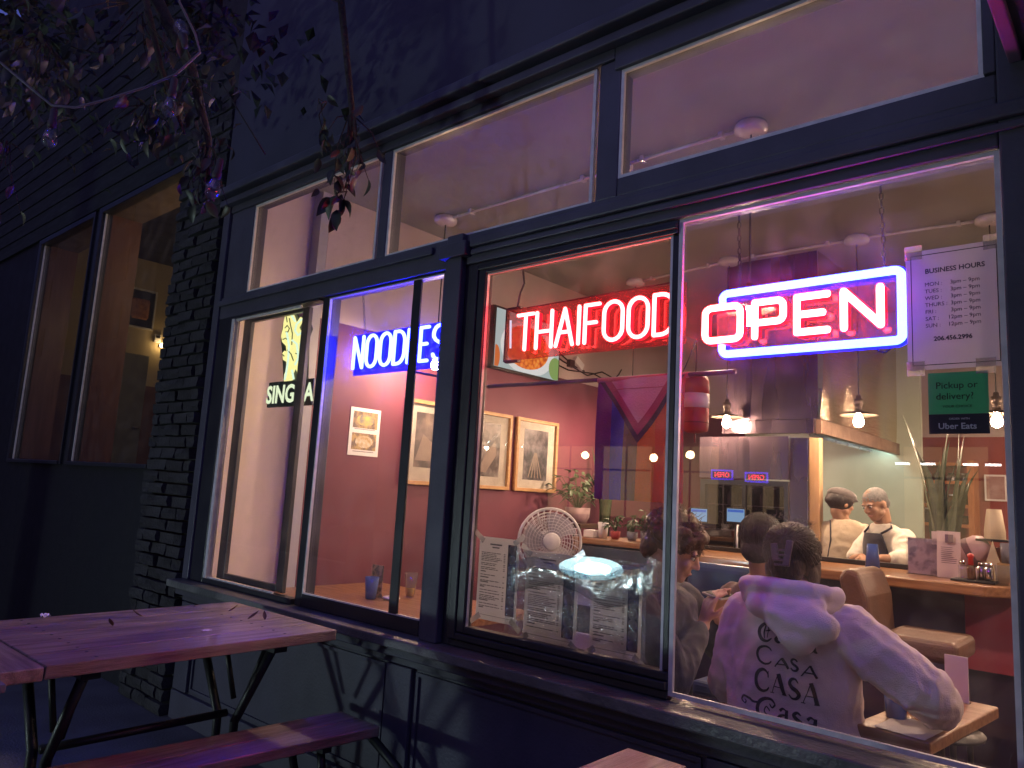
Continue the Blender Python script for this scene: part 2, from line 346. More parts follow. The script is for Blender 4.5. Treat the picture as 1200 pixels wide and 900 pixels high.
# ---------------------------------------------------------------- brick pier, every brick laid
pier = thing("brick_pier", "rough charcoal brick pier between the shopfront and the dark neighbour", "pier", (-4.8, 0, 0))
MB().box(-5.10, -4.485, 0.0, 0.22, 0, 7.0).obj("mortar_core", mortar_m, pier)
def rough_brick(l, d, h, seed):
    me = MB(); bm = bmesh.new(); bmesh.ops.create_cube(bm, size=1)
    bmesh.ops.subdivide_edges(bm, edges=bm.edges, cuts=1, use_grid_fill=True)
    for v in bm.verts:
        v.co = Vector((v.co.x*l, v.co.y*d, v.co.z*h))
        k = noise.noise_vector(v.co*23+Vector((seed*3.1, 0, 0)))
        v.co += Vector((k.x*0.004, k.y*0.014, k.z*0.004))
    m = bpy.data.meshes.new("brick"); bm.to_mesh(m); bm.free(); m.materials.append(brick_m[seed % 3]); return m
bl = [rough_brick(0.195, 0.10, 0.062, k) for k in range(6)]
bh = [rough_brick(0.092, 0.10, 0.062, k+6) for k in range(4)]
z = 0.036; k = 0
while z < 3.95:
    if k % 2 == 0: spec = [(-5.0, bl), (-4.79, bl), (-4.5805, bl)]
    else: spec = [(-5.05, bh), (-4.895, bl), (-4.685, bl), (-4.53, bh)]
    for x, src in spec:
        link_mesh("brick", random.choice(src), pier, (x+random.uniform(-.004, .004), -0.012+random.uniform(-.012, .008), z), (random.uniform(-.05, .05), random.uniform(-.015, .015), random.uniform(-.05, .05)))
    z += 0.0745; k += 1

# ---------------------------------------------------------------- neighbour
nb = thing("neighbour_building", "dark boarded building with two tall lit windows left of the brick pier", "building", (-8, 0, 0))
nbp = mat("navy_black_paint", (0.007, 0.007, 0.013), 0.6, (0.005, 0.005, 0.010), 5, 0.2, 60)
Z0, Z1 = 1.452, 3.555
b = MB()
b.box(-14, -5.105, 0.0, 0.12, 0, Z0-0.03); b.box(-14, -8.30, 0.0, 0.12, Z0-0.029, Z1+0.05); b.box(-6.875, -6.70, 0.0, 0.12, Z0-0.029, Z1+0.05)
b.box(-5.16, -5.105, 0.0, 0.12, Z0-0.029, Z1+0.05); b.box(-14, -5.105, 0.0, 0.12, Z1+0.051, 7)
b.obj("wall", nbp, nb)
z = Z1+0.06
while z < 5.6:
    MB().box(-12, -5.105, -0.022, -0.001, z, z+0.150, rot=Matrix.Rotation(math.radians(-3), 3, 'X')).obj("siding_board", side_m, nb, 0.003)
    z += 0.153
brown = mat("brown_reveal_wood", (0.22, 0.095, 0.06), 0.4, (0.16, 0.065, 0.04), 3, 0.15, 40, stretch=(8,8,1), coat=0.3)
for x0, x1 in ((-8.23, -6.88), (-6.69, -5.165)):
    wn = bpy.data.objects.new("window", None); C.objects.link(wn); wn.parent = nb; wn.location = Vector(((x0+x1)/2, 0, Z0))-base(nb)
    MB().box(x0, x1, 0.02, 0.026, Z0, Z1).obj("pane", pane_m, wn)
    b = MB(); b.box(x0-0.07, x0, -0.025, 0.06, Z0-0.03, Z1+0.05); b.box(x1, x1+0.02, -0.025, 0.06, Z0-0.03, Z1+0.05); b.box(x0, x1, -0.025, 0.06, Z1, Z1+0.05); b.box(x0, x1, -0.04, 0.06, Z0-0.03, Z0)
    b.obj("frame", paint2, wn, 0.005)
    b = MB(); b.box(x0, x0+0.012, 0.005, 0.018, Z0, Z1); b.obj("glazing_bead", bead, wn)
    b = MB(); b.box(x0-0.06, x0-0.005, 0.065, 0.31, Z0-0.4, Z1+0.3); b.obj("reveal", brown, wn)
    MB().box(x0-0.004, x1, 0.065, 0.31, Z1+0.01, Z1+0.06).obj("reveal_head", mat("tan_reveal_paint", (0.32,0.2,0.11), 0.5), wn)
# the room behind it
MB().box(-14, -5.2, 0.2, 6.0, 0.9, 0.95).obj("floor", conc, kind="structure")
ncr = mat("cream_room_paint", (0.52,0.43,0.27), 0.6, (0.46,0.38,0.24), 1)
MB().box(-9.1, -9.0, 0.125, 4.0, 2.4, 3.89).obj("wall_left", ncr, kind="structure")
MB().box(-9.1, -8.985, 0.125, 4.0, 0.95, 2.399).obj("wall_dado", mat("brown_dado", (0.16,0.07,0.05), 0.5), kind="structure")
MB().box(-9.1, -5.2, 4.0, 4.1, 0.95, 3.89).obj("wall_back", ncr, kind="structure")
MB().box(-9.1, -5.2, 0.13, 4.1, 3.891, 3.95).obj("ceiling", mat("dark_room_ceiling", (0.05,0.045,0.05), 0.7), kind="structure")
MB().box(-5.3, -5.2, 0.3, 4.0, 0.95, 3.89).obj("wall_right", ncr, kind="structure")
dr = thing("grey_door", "flat grey door in the neighbour's cream wall below the mug picture", "door", (-8.97, 1.26, 0.95))
MB().box(-8.984, -8.95, 1.10, 1.43, 0.96, 2.75).obj("door_leaf", mat("grey_green_door_paint", (0.20,0.21,0.19), 0.4), dr, 0.004)
MB().tube([(-8.945,1.40,1.9),(-8.91,1.40,1.9),(-8.91,1.33,1.9)], 0.01).obj("handle", steel2, dr)
pc = thing("wall_picture", "framed picture of an amber mug on black hung inside the neighbour's window", "picture", (-8.98, 1.25, 3.06))
b = MB(); b.box(-8.998, -8.97, 1.08, 1.10, 3.06, 3.53); b.box(-8.998, -8.97, 1.42, 1.44, 3.06, 3.53); b.box(-8.998, -8.97, 1.10, 1.42, 3.06, 3.08); b.box(-8.998, -8.97, 1.10, 1.42, 3.51, 3.53)
b.obj("frame", white_m, pc)
MB().box(-8.998, -8.985, 1.10, 1.42, 3.08, 3.51).obj("backing", mat("black_print", (0.02,0.018,0.02), 0.5), pc)
b = MB(); b.lathe([(0.085,0),(0.10,0.03),(0.105,0.2),(0.095,0.24)], 16, (-8.97,1.27,3.17)); 
for v in b.v: v.x = -8.982+(v.x+8.97)*0.06
b.obj("print", mat("amber_mug_print", (0.50,0.22,0.09), 0.5, (0.3,0.11,0.05), 20), pc)
th = thing("thermostat", "small white thermostat on the cream wall beside the mug picture", "thermostat", (-8.99, 1.5, 2.93))
MB().box(-8.999, -8.975, 1.47, 1.55, 2.93, 3.03).obj("case", white_m, th, 0.004); MB().box(-8.9745, -8.972, 1.485, 1.535, 2.985, 3.015).obj("display", ink_m, th)
nlm = emit("hidden_fill_globe_light", (1, 0.72, 0.38), 130); nlw = emit("dim_wall_globe_light", (1, 0.66, 0.26), 45)
for (x, y, z, lab) in ((-8.93, 1.55, 2.9, "glowing wall globe lamp at the right edge of the neighbour's window"), (-5.75, 1.3, 3.2, "warm globe pendant hanging in the neighbour's room behind the brick pier")):  # second globe is added out of sight to light the window reveals
    lp = thing("globe_lamp", lab, "lamp", (x, y, z))
    rg = .026 if x < -8 else .06
    MB().ell((x, y, z), (rg, rg, rg), 14, 8).obj("globe", nlw if x < -8 else nlm, lp)
    if x < -8: MB().tube([(-8.998, y, z), (x-0.05, y, z)], 0.02).obj("bracket", blackm, lp)
    else: MB().tube([(x, y, z+0.06), (x, y, 3.89)], 0.006).obj("cord", cordm, lp)

# ================================================================ NEON SIGNS
blue_core = emit("blue_neon_core", (0.08, 0.11, 9.0), 17.0)
blue_edge = emit("blue_neon_edge", (0.01, 0.02, 5.0), 2.6)
red_core = emit("red_neon_core", (9.0, 0.38, 0.38), 4.5)
red_edge = emit("red_neon_edge", (3.0, 0.02, 0.06), 1.0)
open_core = emit("open_red_core", (9.0, 0.33, 0.33), 9.0)
ice_core = emit("ice_blue_core", (0.22, 0.42, 8.0), 5.0)
acr_b = glassy("blue_acrylic_sheet", (0.35, 0.35, 0.85), 0.05, 0.08, diff=0.55, dcol=(0.10, 0.10, 0.75))
acr_r = glassy("red_acrylic_sheet", (0.85, 0.55, 0.55), 0.05, 0.08, diff=0.13, dcol=(0.50, 0.06, 0.09))
acr_c = glassy("clear_acrylic_sheet", (0.9, 0.85, 0.9), 0.05, 0.05, diff=0.06, dcol=(0.6, 0.5, 0.6))

def strokes(ch):
    """letter strokes in a 1 x 1 box (rounded sans capitals)"""
    if ch == 'N': return [[(0.04,0),(0.04,1),(0.96,0),(0.96,1)]]
    if ch == 'O': return [arc(.5,.72,.5,.28,0,180,10)+arc(.5,.28,.5,.28,180,360,10)+[(1,.72)]]
    if ch == 'D': return [[(0,0),(0,1)]+arc(.35,.66,.65,.34,90,0,8)+arc(.35,.34,.65,.34,0,-90,8)+[(0,0)]]
    if ch == 'L': return [[(0,1),(0,0),(1,0)]]
    if ch == 'E': return [[(1,1),(0,1),(0,0),(1,0)],[(0,.5),(.85,.5)]]
    if ch == 'S': return [arc(.5,.76,.5,.24,20,200,8)+[(.2,.58),(.8,.42)]+arc(.5,.24,.5,.24,20,-160,8)]
    if ch == 'T': return [[(0,1),(1,1)],[(.5,1),(.5,0)]]
    if ch == 'H': return [[(0,0),(0,1)],[(1,0),(1,1)],[(0,.45),(1,.45)]]
    if ch == 'A': return [[(0,0),(.5,1),(1,0)],[(.2,.36),(.8,.36)]]
    if ch == 'I': return [[(.5,0),(.5,1)]]
    if ch == 'F': return [[(1,1),(0,1),(0,0)],[(0,.52),(.8,.52)]]
    if ch == 'q': return [[(.18,0)]+[(.82,0)]+arc(.82,.18,.18,.18,-90,0,4)+arc(.82,.82,.18,.18,0,90,4)+arc(.18,.82,.18,.18,90,180,4)+arc(.18,.18,.18,.18,180,270,4)]
    if ch == 'p': return [[(.05,0),(.05,1),(.8,1)]+arc(.8,.82,.2,.18,90,0,4)+arc(.8,.58,.2,.18,0,-90,4)+[(.05,.4)]]
def smooth_corner(pl, r=0.012):
    return pl
def neon_letter(ch, x0, x1, z0, z1, y, r, core, edge, parent):
    o = MB(); e = MB()
    for st in strokes(ch):
        P = [Vector((x0+(x1-x0)*a, y, z0+(z1-z0)*b)) for a, b in st]
        for i in range(len(P)-1):
            o.tube([P[i], P[i+1]], r, 8)
            e.tube([P[i]+Vector((0,.016,0)), P[i+1]+Vector((0,.016,0))], r*1.35, 6)
        for p in P: o.ell(p, (r, r, r), 8, 6)
    ob = o.obj("neon_letter", core, parent)
    e.obj("tube_base", edge, ob)
    return ob
def chain(p0, p1, parent, r=0.004):
    b = MB(); p0, p1 = Vector(p0), Vector(p1); n = int((p1-p0).length/0.022)
    for i in range(n):
        c = p0.lerp(p1, (i+.5)/n); d = (p1-p0).normalized(); a = Vector((0,1,0)) if i % 2 else Vector((1,0,0))
        b.tube([c+d*.013*math.cos(t*PI/3)+a*.006*math.sin(t*PI/3) for t in range(6)], 0.0018, 4, closed=True)
    return b.obj("chain", blackm, parent)

sg = thing("neon_sign", "blue neon sign reading NOODLES hung in the sliding window", "neon sign", (-2.8, 0.10, 1.96))
NX = [(-3.144,-3.048),(-3.036,-2.94),(-2.928,-2.831),(-2.82,-2.727),(-2.716,-2.658),(-2.63,-2.56),(-2.54,-2.446)]
for ch, (a, c) in zip("NOODLES", NX): neon_letter(ch, a+.008, c-.008, 1.987, 2.148, 0.085, 0.0088, blue_core, blue_edge, sg)
MB().box(-3.172, -2.425, 0.118, 0.124, 1.955, 2.172).obj("acrylic_panel", acr_b, sg)
chain((-3.10,.121,2.17), (-3.11,.09,2.40), sg); chain((-2.47,.121,2.17), (-2.46,.09,2.40), sg)
MB().tube([(-2.45,.125,2.16),(-2.44,.13,2.25),(-2.455,.10,2.4)], 0.004, 6).obj("power_cable", cordm, sg)

sg = thing("neon_sign", "red neon sign reading THAIFOOD in the middle window", "neon sign", (-1.7, 0.10, 1.96))
TX = [(-2.02,-1.926),(-1.918,-1.828),(-1.816,-1.722),(-1.706,-1.692),(-1.675,-1.598),(-1.587,-1.492),(-1.478,-1.384),(-1.37,-1.279)]
for ch, (a, c) in zip("THAIFOOD", TX): neon_letter(ch, a+.006, c-.006, 1.988, 2.136, 0.085, 0.0078, red_core, red_edge, sg)
MB().box(-2.105, -1.255, 0.118, 0.124, 1.955, 2.178).obj("acrylic_panel", acr_r, sg)
MB().tube([(-2.050,.085,2.0),(-2.057,.085,2.12)], 0.0045, 8).obj("short_bright_tube", emit("pale_short_tube", (0.85,0.8,1.0), 1.0), sg)  # short pale glowing tube left of the first letter
b = MB(); b.box(-2.112, -2.104, 0.112, 0.13, 1.95, 2.182); b.box(-2.104, -2.03, 0.112, 0.13, 1.945, 1.956); b.box(-2.104, -2.03, 0.112, 0.13, 2.177, 2.186); b.obj("panel_edge", blackm, sg)
MB().tube([(-2.06,.125,2.18),(-2.05,.13,2.25),(-2.03,.13,2.29),(-2.045,.13,2.36),(-2.02,.11,2.40),(-2.03,.09,2.44)], 0.0045, 6).obj("power_cable", cordm, sg)
b = MB(); b.tube([(-2.0,.121,2.176),(-1.27,.121,2.186)], 0.003, 6); b.obj("hanging_wire", cordm, sg)

sg = thing("neon_sign", "red OPEN neon sign inside an ice blue rounded border", "neon sign", (-0.85, 0.10, 1.88))
for ch, (a, c) in zip("qpEN", [(-1.168,-1.023),(-0.998,-0.88),(-0.857,-0.745),(-0.721,-0.59)]): neon_letter(ch, a+.010, c-.010, 1.944, 2.056, 0.075, 0.0115, open_core, red_edge, sg)
bl_ = [(-1.095,2.070)]+arc(-1.078,2.082,.018,.018,180,90,4)+[(-1.0,2.1)]+arc(-0.567,2.082,.02,.018,90,0,5)+arc(-0.567,1.91,.02,.018,0,-90,5)+arc(-1.078,1.912,.018,.018,270,180,4)+[(-1.096,1.926)]
P = [Vector((x,.075,z)) for x, z in bl_]
ob = MB().tube(P, 0.0125, 10).obj("neon_border", ice_core, sg)
MB().tube([p+Vector((0,.016,0)) for p in P], 0.017, 8).obj("tube_base", blue_edge, ob)
MB().box(-1.13, -0.540, 0.106, 0.112, 1.885, 2.11).obj("acrylic_panel", acr_c, sg)
chain((-0.60,.109,2.108), (-0.605,.09,2.44), sg); chain((-1.05,.109,2.108), (-1.05,.09,2.44), sg)
MB().tube([(-0.62,.115,1.90),(-0.625,.12,1.875),(-0.605,.12,1.868),(-0.59,.12,1.88),(-0.595,.12,1.91)], 0.0035, 6).obj("power_cable", cordm, sg)

# the beer sign: lion emblem over its name board
sg = thing("beer_sign", "lit green and gold lion sign over a SINGHA name board", "neon sign", (-3.7, 0.10, 1.82))
gd = emit("gold_lion_light", (1.30, 1.22, 0.45), 1.0); gl_ = emit("pale_lion_light", (0.95, 1.25, 0.95), 1.0)
dgreen = mat("dark_green_acrylic", (0.02, 0.05, 0.035), 0.25)
def P2(x, z):   # pixels of the 420 x 900 detail to metres on the sign
    zz = 2.397-(z-330)*0.001348; return (-3.927+(x-80)*0.001545-(zz-1.93)*0.19, zz)
body = [(205,335),(225,352),(240,375),(250,400),(262,400),(283,382),(298,396),(282,410),(268,425),(276,440),(296,442),(318,430),(328,440),(308,462),(300,480),(302,520),(300,570),(290,610),(286,655),(255,655),(258,620),(245,600),(225,625),(222,655),(170,655),(172,625),(190,600),(186,570),(165,560),(160,530),(175,520),(190,535),(185,500),(160,480),(152,450),(165,420),(170,390),(185,355)]
MB().prism([P2(x, z) for x, z in [(200,320),(232,335),(262,385),(300,368),(330,400),(345,440),(322,480),(318,560),(310,668),(155,668),(150,600),(145,520),(136,470),(150,400),(172,350)]], 0.006, (0,.112,0)).obj("backboard", dgreen, sg)
MB().prism([P2(x, z) for x, z in body], 0.010, (0,.098,0)).obj("lion_emblem", gd, sg)
b = MB()
for pl in ([(205,345),(232,372),(252,398)],[(296,395),(262,412),(252,440),(270,462),(300,452),(330,436)],[(285,500),(292,560),(280,610),(284,650)],[(232,480),(262,500),(272,560),(250,590)],[(196,440),(210,500),(205,560),(190,620),(180,650)],[(230,610),(240,650)]):
    b.tube([(P2(x, z)[0], .094, P2(x, z)[1]) for x, z in pl], 0.006, 6)
b.obj("lion_outline", gl_, sg)
b = MB()
for pl in ([(185,420),(200,410),(215,425),(205,440),(190,438)],[(170,470),(190,466),(205,478)],[(215,380),(222,410),(235,450),(230,500)],[(200,520),(225,540),(240,570)],[(255,540),(270,545)],[(165,535),(178,545)],[(195,370),(200,395)]):
    b.tube([(P2(x, z)[0], .093, P2(x, z)[1]) for x, z in pl], 0.003, 6)
b.obj("lion_markings", mat("olive_line", (0.10,0.13,0.03), 0.5), sg)
MB().box(-3.955, -3.497, .100, .118, 1.812, 1.962).obj("name_board", dgreen, sg, 0.004)
tm = text_mesh("SINGHA", 0.142, (-3.726, .0985, 1.838), align='CENTER', sx=0.93, bold=0.004); tm.obj("lettering", emit("pale_letter_light", (1.0, 1.15, 0.75), 1.0), sg)
b = MB(); b.tube([(-3.82,.115,2.40),(-3.83,.10,2.45)], 0.003, 5); b.tube([(-3.45,.115,1.96),(-3.44,.11,2.4)], 0.003, 5); b.obj("hanging_wire", cordm, sg)

# ================================================================ PAPERS ON THE GLASS
def papers():
    p = thing("hours_notice", "white business hours sheet taped to the glass right of the open sign", "notice", (-0.4, 0.01, 1.78))
    x0, x1, z0, z1, y = -0.520, -0.292, 1.790, 2.124, 0.010
    MB().box(x0, x1, y, y+.001, z0, z1).obj("sheet", paper("laminated_sheet", (0.66,0.66,0.70), 0.35, .45), p)
    b = MB(); i = .012; t = .0022
    b.box(x0+i, x1-i, y-.0008, y-.0002, z1-i-t, z1-i); b.box(x0+i, x1-i, y-.0008, y-.0002, z0+i, z0+i+t); b.box(x0+i, x0+i+t, y-.0008, y-.0002, z0+i+t, z1-i-t); b.box(x1-i-t, x1-i, y-.0008, y-.0002, z0+i+t, z1-i-t)
    b.obj("printed_border", ink_m, p)
    yy = y-.0012; cx = (x0+x1)/2
    t_ = text_mesh("BUSINESS HOURS", 0.0185, (cx+.004, yy, z1-.067), align='CENTER', sx=.98, bold=.0004)
    rows = [("MON :","3pm – 9pm"),("TUES :","3pm – 9pm"),("WED :","3pm – 9pm"),("THURS :","3pm – 9pm"),("FRI :","3pm – 9pm"),("SAT :","12pm – 9pm"),("SUN :","12pm – 9pm")]
    for k, (a, c) in enumerate(rows):
        z = z1-.103-k*.0192
        for q in (text_mesh(a, 0.0150, (x0+.046, yy, z)), text_mesh(c, 0.0150, (x1-.052, yy, z), align='RIGHT')): t_.add(q.v, q.f)
    q = text_mesh("206.456.2996", 0.0165, (cx-.004, yy, z0+.078), align='CENTER', bold=.0005); t_.add(q.v, q.f)
    t_.obj("lettering", mat("notice_ink", (0.05,0.05,0.09), 0.6), p)
    b = MB(); tp = glassy("clear_tape", (0.97,0.95,0.9), 0.06, 0.15, diff=0.32, dcol=(0.75,0.72,0.68))
    for (a, c) in ((x0+.02, z1-.004), (x1-.02, z1-.004), (x0+.02, z0+.004), (x1-.045, z0+.002)): b.box(a-.022, a+.022, y-.0034, y-.003, c-.02, c+.02)
    b.obj("tape", tp, p)
    p = thing("delivery_sticker", "green and black pickup or delivery sticker below the hours sheet", "sticker", (-0.38, 0.01, 1.615))
    x0, x1, z0, z1 = -0.472, -0.334, 1.617, 1.780; zm = z0+.052
    MB().box(x0, x1, y, y+.001, zm+.0002, z1).obj("green_panel", paper("sticker_green", (0.12,0.46,0.27), 0.45, .4), p)
    MB().box(x0, x1, y, y+.001, z0, zm).obj("black_panel", mat("sticker_black", (0.012,0.012,0.03), 0.4), p)
    t_ = text_mesh("Pickup or", 0.0250, (x0+.018, yy, z1-.043)); q = text_mesh("delivery?", 0.0250, (x0+.018, yy, z1-.072)); t_.add(q.v, q.f)
    q = text_mesh("YOUR CHOICE", 0.0092, (x0+.033, yy, z1-.094), sx=1.1); t_.add(q.v, q.f)
    t_.obj("dark_lettering", ink_m, p)
    t_ = text_mesh("Uber Eats", 0.0220, (x0+.022, yy, z0+.013), bold=.0003); q = text_mesh("ORDER WITH", 0.0070, (x0+.047, yy, z0+.037), sx=1.1); t_.add(q.v, q.f)
    t_.obj("pale_lettering", paper_m, p)
    # three menus taped along the bottom of the middle window
    mp_ = paper("menu_paper", (0.80,0.77,0.73), 0.6, .55); ph = paper("menu_dish_photo", (0.38,0.22,0.18), 0.5, .5); dk = paper("menu_photo_ground", (0.13,0.075,0.075), 0.5, .5)
    gtx = mat("menu_print_grey", (0.16,0.15,0.15), 0.6)
    tape = glassy("menu_tape", (0.95,0.93,0.9), 0.06, 0.15, diff=0.45, dcol=(0.75,0.72,0.68))
    specs = [(-2.088, -1.880, 0.905, 1.222, "menu sheet taped lowest left in the red neon window", 1, 0), (-1.840, -1.598, 0.870, 1.190, "crinkled menu sheet taped between the two other menus", -1, 0.03), (-1.540, -1.335, 0.872, 1.165, "menu sheet taped nearest the seated people", 0, 0.0)]
    for (x0, x1, z0, z1, lab, tlt, cr) in specs:
        p = thing("menu_sheet", lab, "menu", ((x0+x1)/2, .012, z0), "menus taped to the glass")
        MB().box(x0, x1, .012, .0132, z0, z1).obj("sheet", mp_, p)
        b = MB(); w_ = x1-x0; h_ = z1-z0; rnd = random.Random(int(x0*1000))
        b.box(x0+w_*.28, x0+w_*.58, .0108, .0114, z1-.030, z1-.024); b.box(x0+w_*.34, x0+w_*.52, .0108, .0114, z1-.041, z1-.036)
        z = z1-.062
        while z > z0+.04:
            if rnd.random() < .18: b.box(x0+w_*.07, x0+w_*rnd.uniform(.18,.3), .0108, .0114, z, z+.0042); z -= .012; continue
            a = x0+w_*.07; e = x0+w_*rnd.uniform(.42,.62)
            while a < e:
                l = rnd.uniform(.008,.026); b.box(a, min(a+l, e), .0108, .0114, z, z+.0030); a += l+.003
            b.box(x0+w_*.64, x0+w_*.68, .0108, .0114, z, z+.0030); z -= rnd.choice((.0062,.0062,.010))
        b.box(x0+w_*.05, x1-w_*.05, .0108, .0114, z0+.018, z0+.0195)
        b.obj("print", gtx, p)
        b = MB(); b.box(x0+w_*.74, x0+w_*.95, .0106, .0112, z0+.03, z1-.022); b.obj("photo_strip", dk, p)
        n = 7
        for k in range(n):
            zc = z0+.03+(h_-.052)*(k+.5)/n
            b = MB(); b.lathe([(w_*.09,0),(w_*.088,.0006),(w_*.06,.0012),(.001,.0012)], 14, (x0+w_*.845, .0104, zc), 'Y')
            for v in b.v: v.y = .0104-(v.y-.0104)*.6
            b.obj("dish_photo", ph, p)
        b = MB()
        for (a, c, r) in ((x0, z1, .6), (x1, z1, -.6), (x0, z0, -.6), (x1, z0, .6)): b.box(a-.03, a+.03, .0094, .0098, c-.011, c+.011, rot=Matrix.Rotation(r, 3, 'Y'))
        b.obj("tape", tape, p)
    # crumpled cling film hung over the menus
    film = glassy("crinkled_cling_film", (0.93,0.95,0.96), 0.34, 0.09, diff=0.07, dcol=(0.8,0.85,0.88), bump=1.0, bscale=34)
    p = thing("plastic_film", "crumpled clear plastic film draped across the taped menus", "plastic film", (-1.6, -.002, 1.0))
    def hang(u, v, x0=-1.93, x1=-1.315, z0=0.872, z1=1.190):
        x = x0+(x1-x0)*u; z = z0+(z1-z0)*v
        n = noise.noise(Vector((x*9, z*5, 1.3)))*.008+noise.noise(Vector((x*60, z*18, 4.3)))*.006
        return (x, .004+.0035+n*.5, z+noise.noise(Vector((x*6, 0, 9)))*.012*(1 if v > .5 else .4))
    MB().sheet(hang, 90, 44).obj("hanging_sheet", film, p)
    fold = glassy("folded_cling_film", (0.72,0.80,0.82), 0.22, 0.16, diff=0.14, dcol=(0.7,0.8,0.85), bump=0.8, bscale=12)
    def roll(u, v):
        x = -1.90+.615*u; zc = 1.085+.05*u+.02*math.sin(u*7); h = .045+.015*math.sin(u*9+1)+.012*u
        a = -PI*.55+PI*1.1*v
        n = noise.noise(Vector((x*16, v*3, 2.2)))*.007
        return (x, .010-.016*math.cos(a)-n*.6, zc+h*math.sin(a)+n)
    MB().sheet(roll, 70, 14).obj("folded_roll", fold, p)
    b = MB()
    for (x, z, s) in ((-1.30,1.165,1.0), (-1.345,1.150,.8)):
        b.sheet(lambda u, v: (x-.035+.07*u+.02*v*s, .004-.010*math.sin(u*PI)*(1-v*.4)+.003*noise.noise(Vector((u*5, v*4, x*9))), z-.06+.115*v*s-.02*u*v), 8, 10)
    b.obj("loose_flap", fold, p)
papers()

# ================================================================ LIGHT FITTINGS
bulb_m = emit("warm_bulb_light", (1.0, 0.67, 0.43), 1150)
glass_b = glassy("clear_bulb_glass", (0.97,0.95,0.9), 0.05)
shade_m = mat("aged_bronze_shade", (0.16,0.12,0.10), 0.35, (0.10,0.075,0.06), 10, metal=0.8)
cond_m = mat("highlight_white_conduit", (0.78,0.79,0.84), 0.22, (0.66,0.67,0.72), 20, metal=0.25)  # pipes' bright blue-white highlight is put into this pale colour
def pendant(x, y, zb, label, vis=True):
    p = thing("pendant_lamp", label, "lamp", (x, y, zb), "bare bulb pendant lamps over the room")
    b = MB(); b.lathe([(.002,3.349),(.075,3.348),(.085,3.33),(.082,3.305),(.05,3.292),(.012,3.288)], 20, (x,y,0)); b.obj("canopy", cond_m, p)
    MB().tube([(x,y,3.29),(x,y,zb+.17)], .0045, 6).obj("cord", cordm, p)
    MB().lathe([(.010,zb+.175),(.016,zb+.17),(.018,zb+.15),(.030,zb+.145),(.031,zb+.105),(.024,zb+.10),(.024,zb+.065),(.030,zb+.06),(.030,zb+.048)], 14, (x,y,0)).obj("socket", shade_m, p)
    MB().lathe([(.030,zb+.062),(.115,zb+.040),(.125,zb+.034),(.124,zb+.031),(.114,zb+.036),(.028,zb+.056)], 28, (x,y,0)).obj("shade", shade_m, p)
    MB().lathe([(.012,zb+.048),(.018,zb+.03),(.030,zb+.005),(.033,zb-.015),(.026,zb-.036),(.010,zb-.046)], 12, (x,y,0)).obj("bulb", bulb_m, p)
    return p
pendant(-2.55, 3.2, 2.04, "leftmost bulb pendant over the counter, in front of the steel wall")
pendant(-1.585, 3.2, 2.03, "middle bulb pendant over the counter, in front of the steel hood")
pendant(-0.785, 3.25, 2.02, "right bulb pendant over the counter, beside the delivery sticker")
pendant(-3.84, 1.3, 2.27, "bulb pendant behind the last letter of the blue noodles sign")
pendant(-1.52, 1.25, 2.33, "bulb pendant behind the letter P of the open sign")
pendant(-3.50, 3.33, 2.03, "bulb pendant behind the hanging striped flag")
pendant(0.25, 3.25, 2.02, "unseen bulb pendant added to the counter row past the right edge of the window")  # added out of view to streak the hood side
pendant(-0.35, 6.3, 2.10, "unseen bulb pendant added deep in the room to gild the steel hood side")  # added for golden reflections in the hood and a warmer back wall
pendant(0.65, 5.2, 2.10, "unseen bulb pendant added at the far right of the room to streak the hood side")  # second lamp added for the golden hood streaks
pendant(0.55, 1.25, 2.30, "unseen bulb pendant added just right of the big window, past the door post")  # added out of view for more room light
for (pts, lab) in (([(-3.78,1.3,3.33),(-2.40,1.285,3.33)], "galvanised conduit running along the ceiling seen through the middle transom"), ([(-2.27,1.26,3.33),(-1.58,1.25,3.33)], "galvanised conduit along the ceiling in the right transom"), ([(-3.44,3.33,3.33),(-2.63,3.22,3.33)], "ceiling conduit left of the counter lamps"), ([(-2.47,3.2,3.33),(-1.66,3.2,3.33)], "ceiling conduit between the left and middle counter lamps"), ([(-1.50,3.2,3.33),(-.86,3.25,3.33)], "ceiling conduit between the middle and right counter lamps")):
    c_ = thing("ceiling_conduit", lab, "conduit", pts[0])
    MB().tube(pts, .011, 8).obj("pipe", cond_m, c_)
    b = MB()
    for t in (.15, .85):
        q = Vector(pts[0]).lerp(Vector(pts[1]), t); b.box(q.x-.012, q.x+.012, q.y-.02, q.y+.02, 3.315, 3.348)
    b.obj("clip", cond_m, c_)
jb = thing("junction_box", "white junction box on the ceiling at the left end of the right transom conduit", "junction box", (-2.33,1.26,3.3))
MB().box(-2.39,-2.27,1.20,1.32,3.31,3.349).obj("box", white_m, jb, .006); MB().box(-2.385,-2.275,1.205,1.315,3.303,3.309).obj("cover", cond_m, jb)

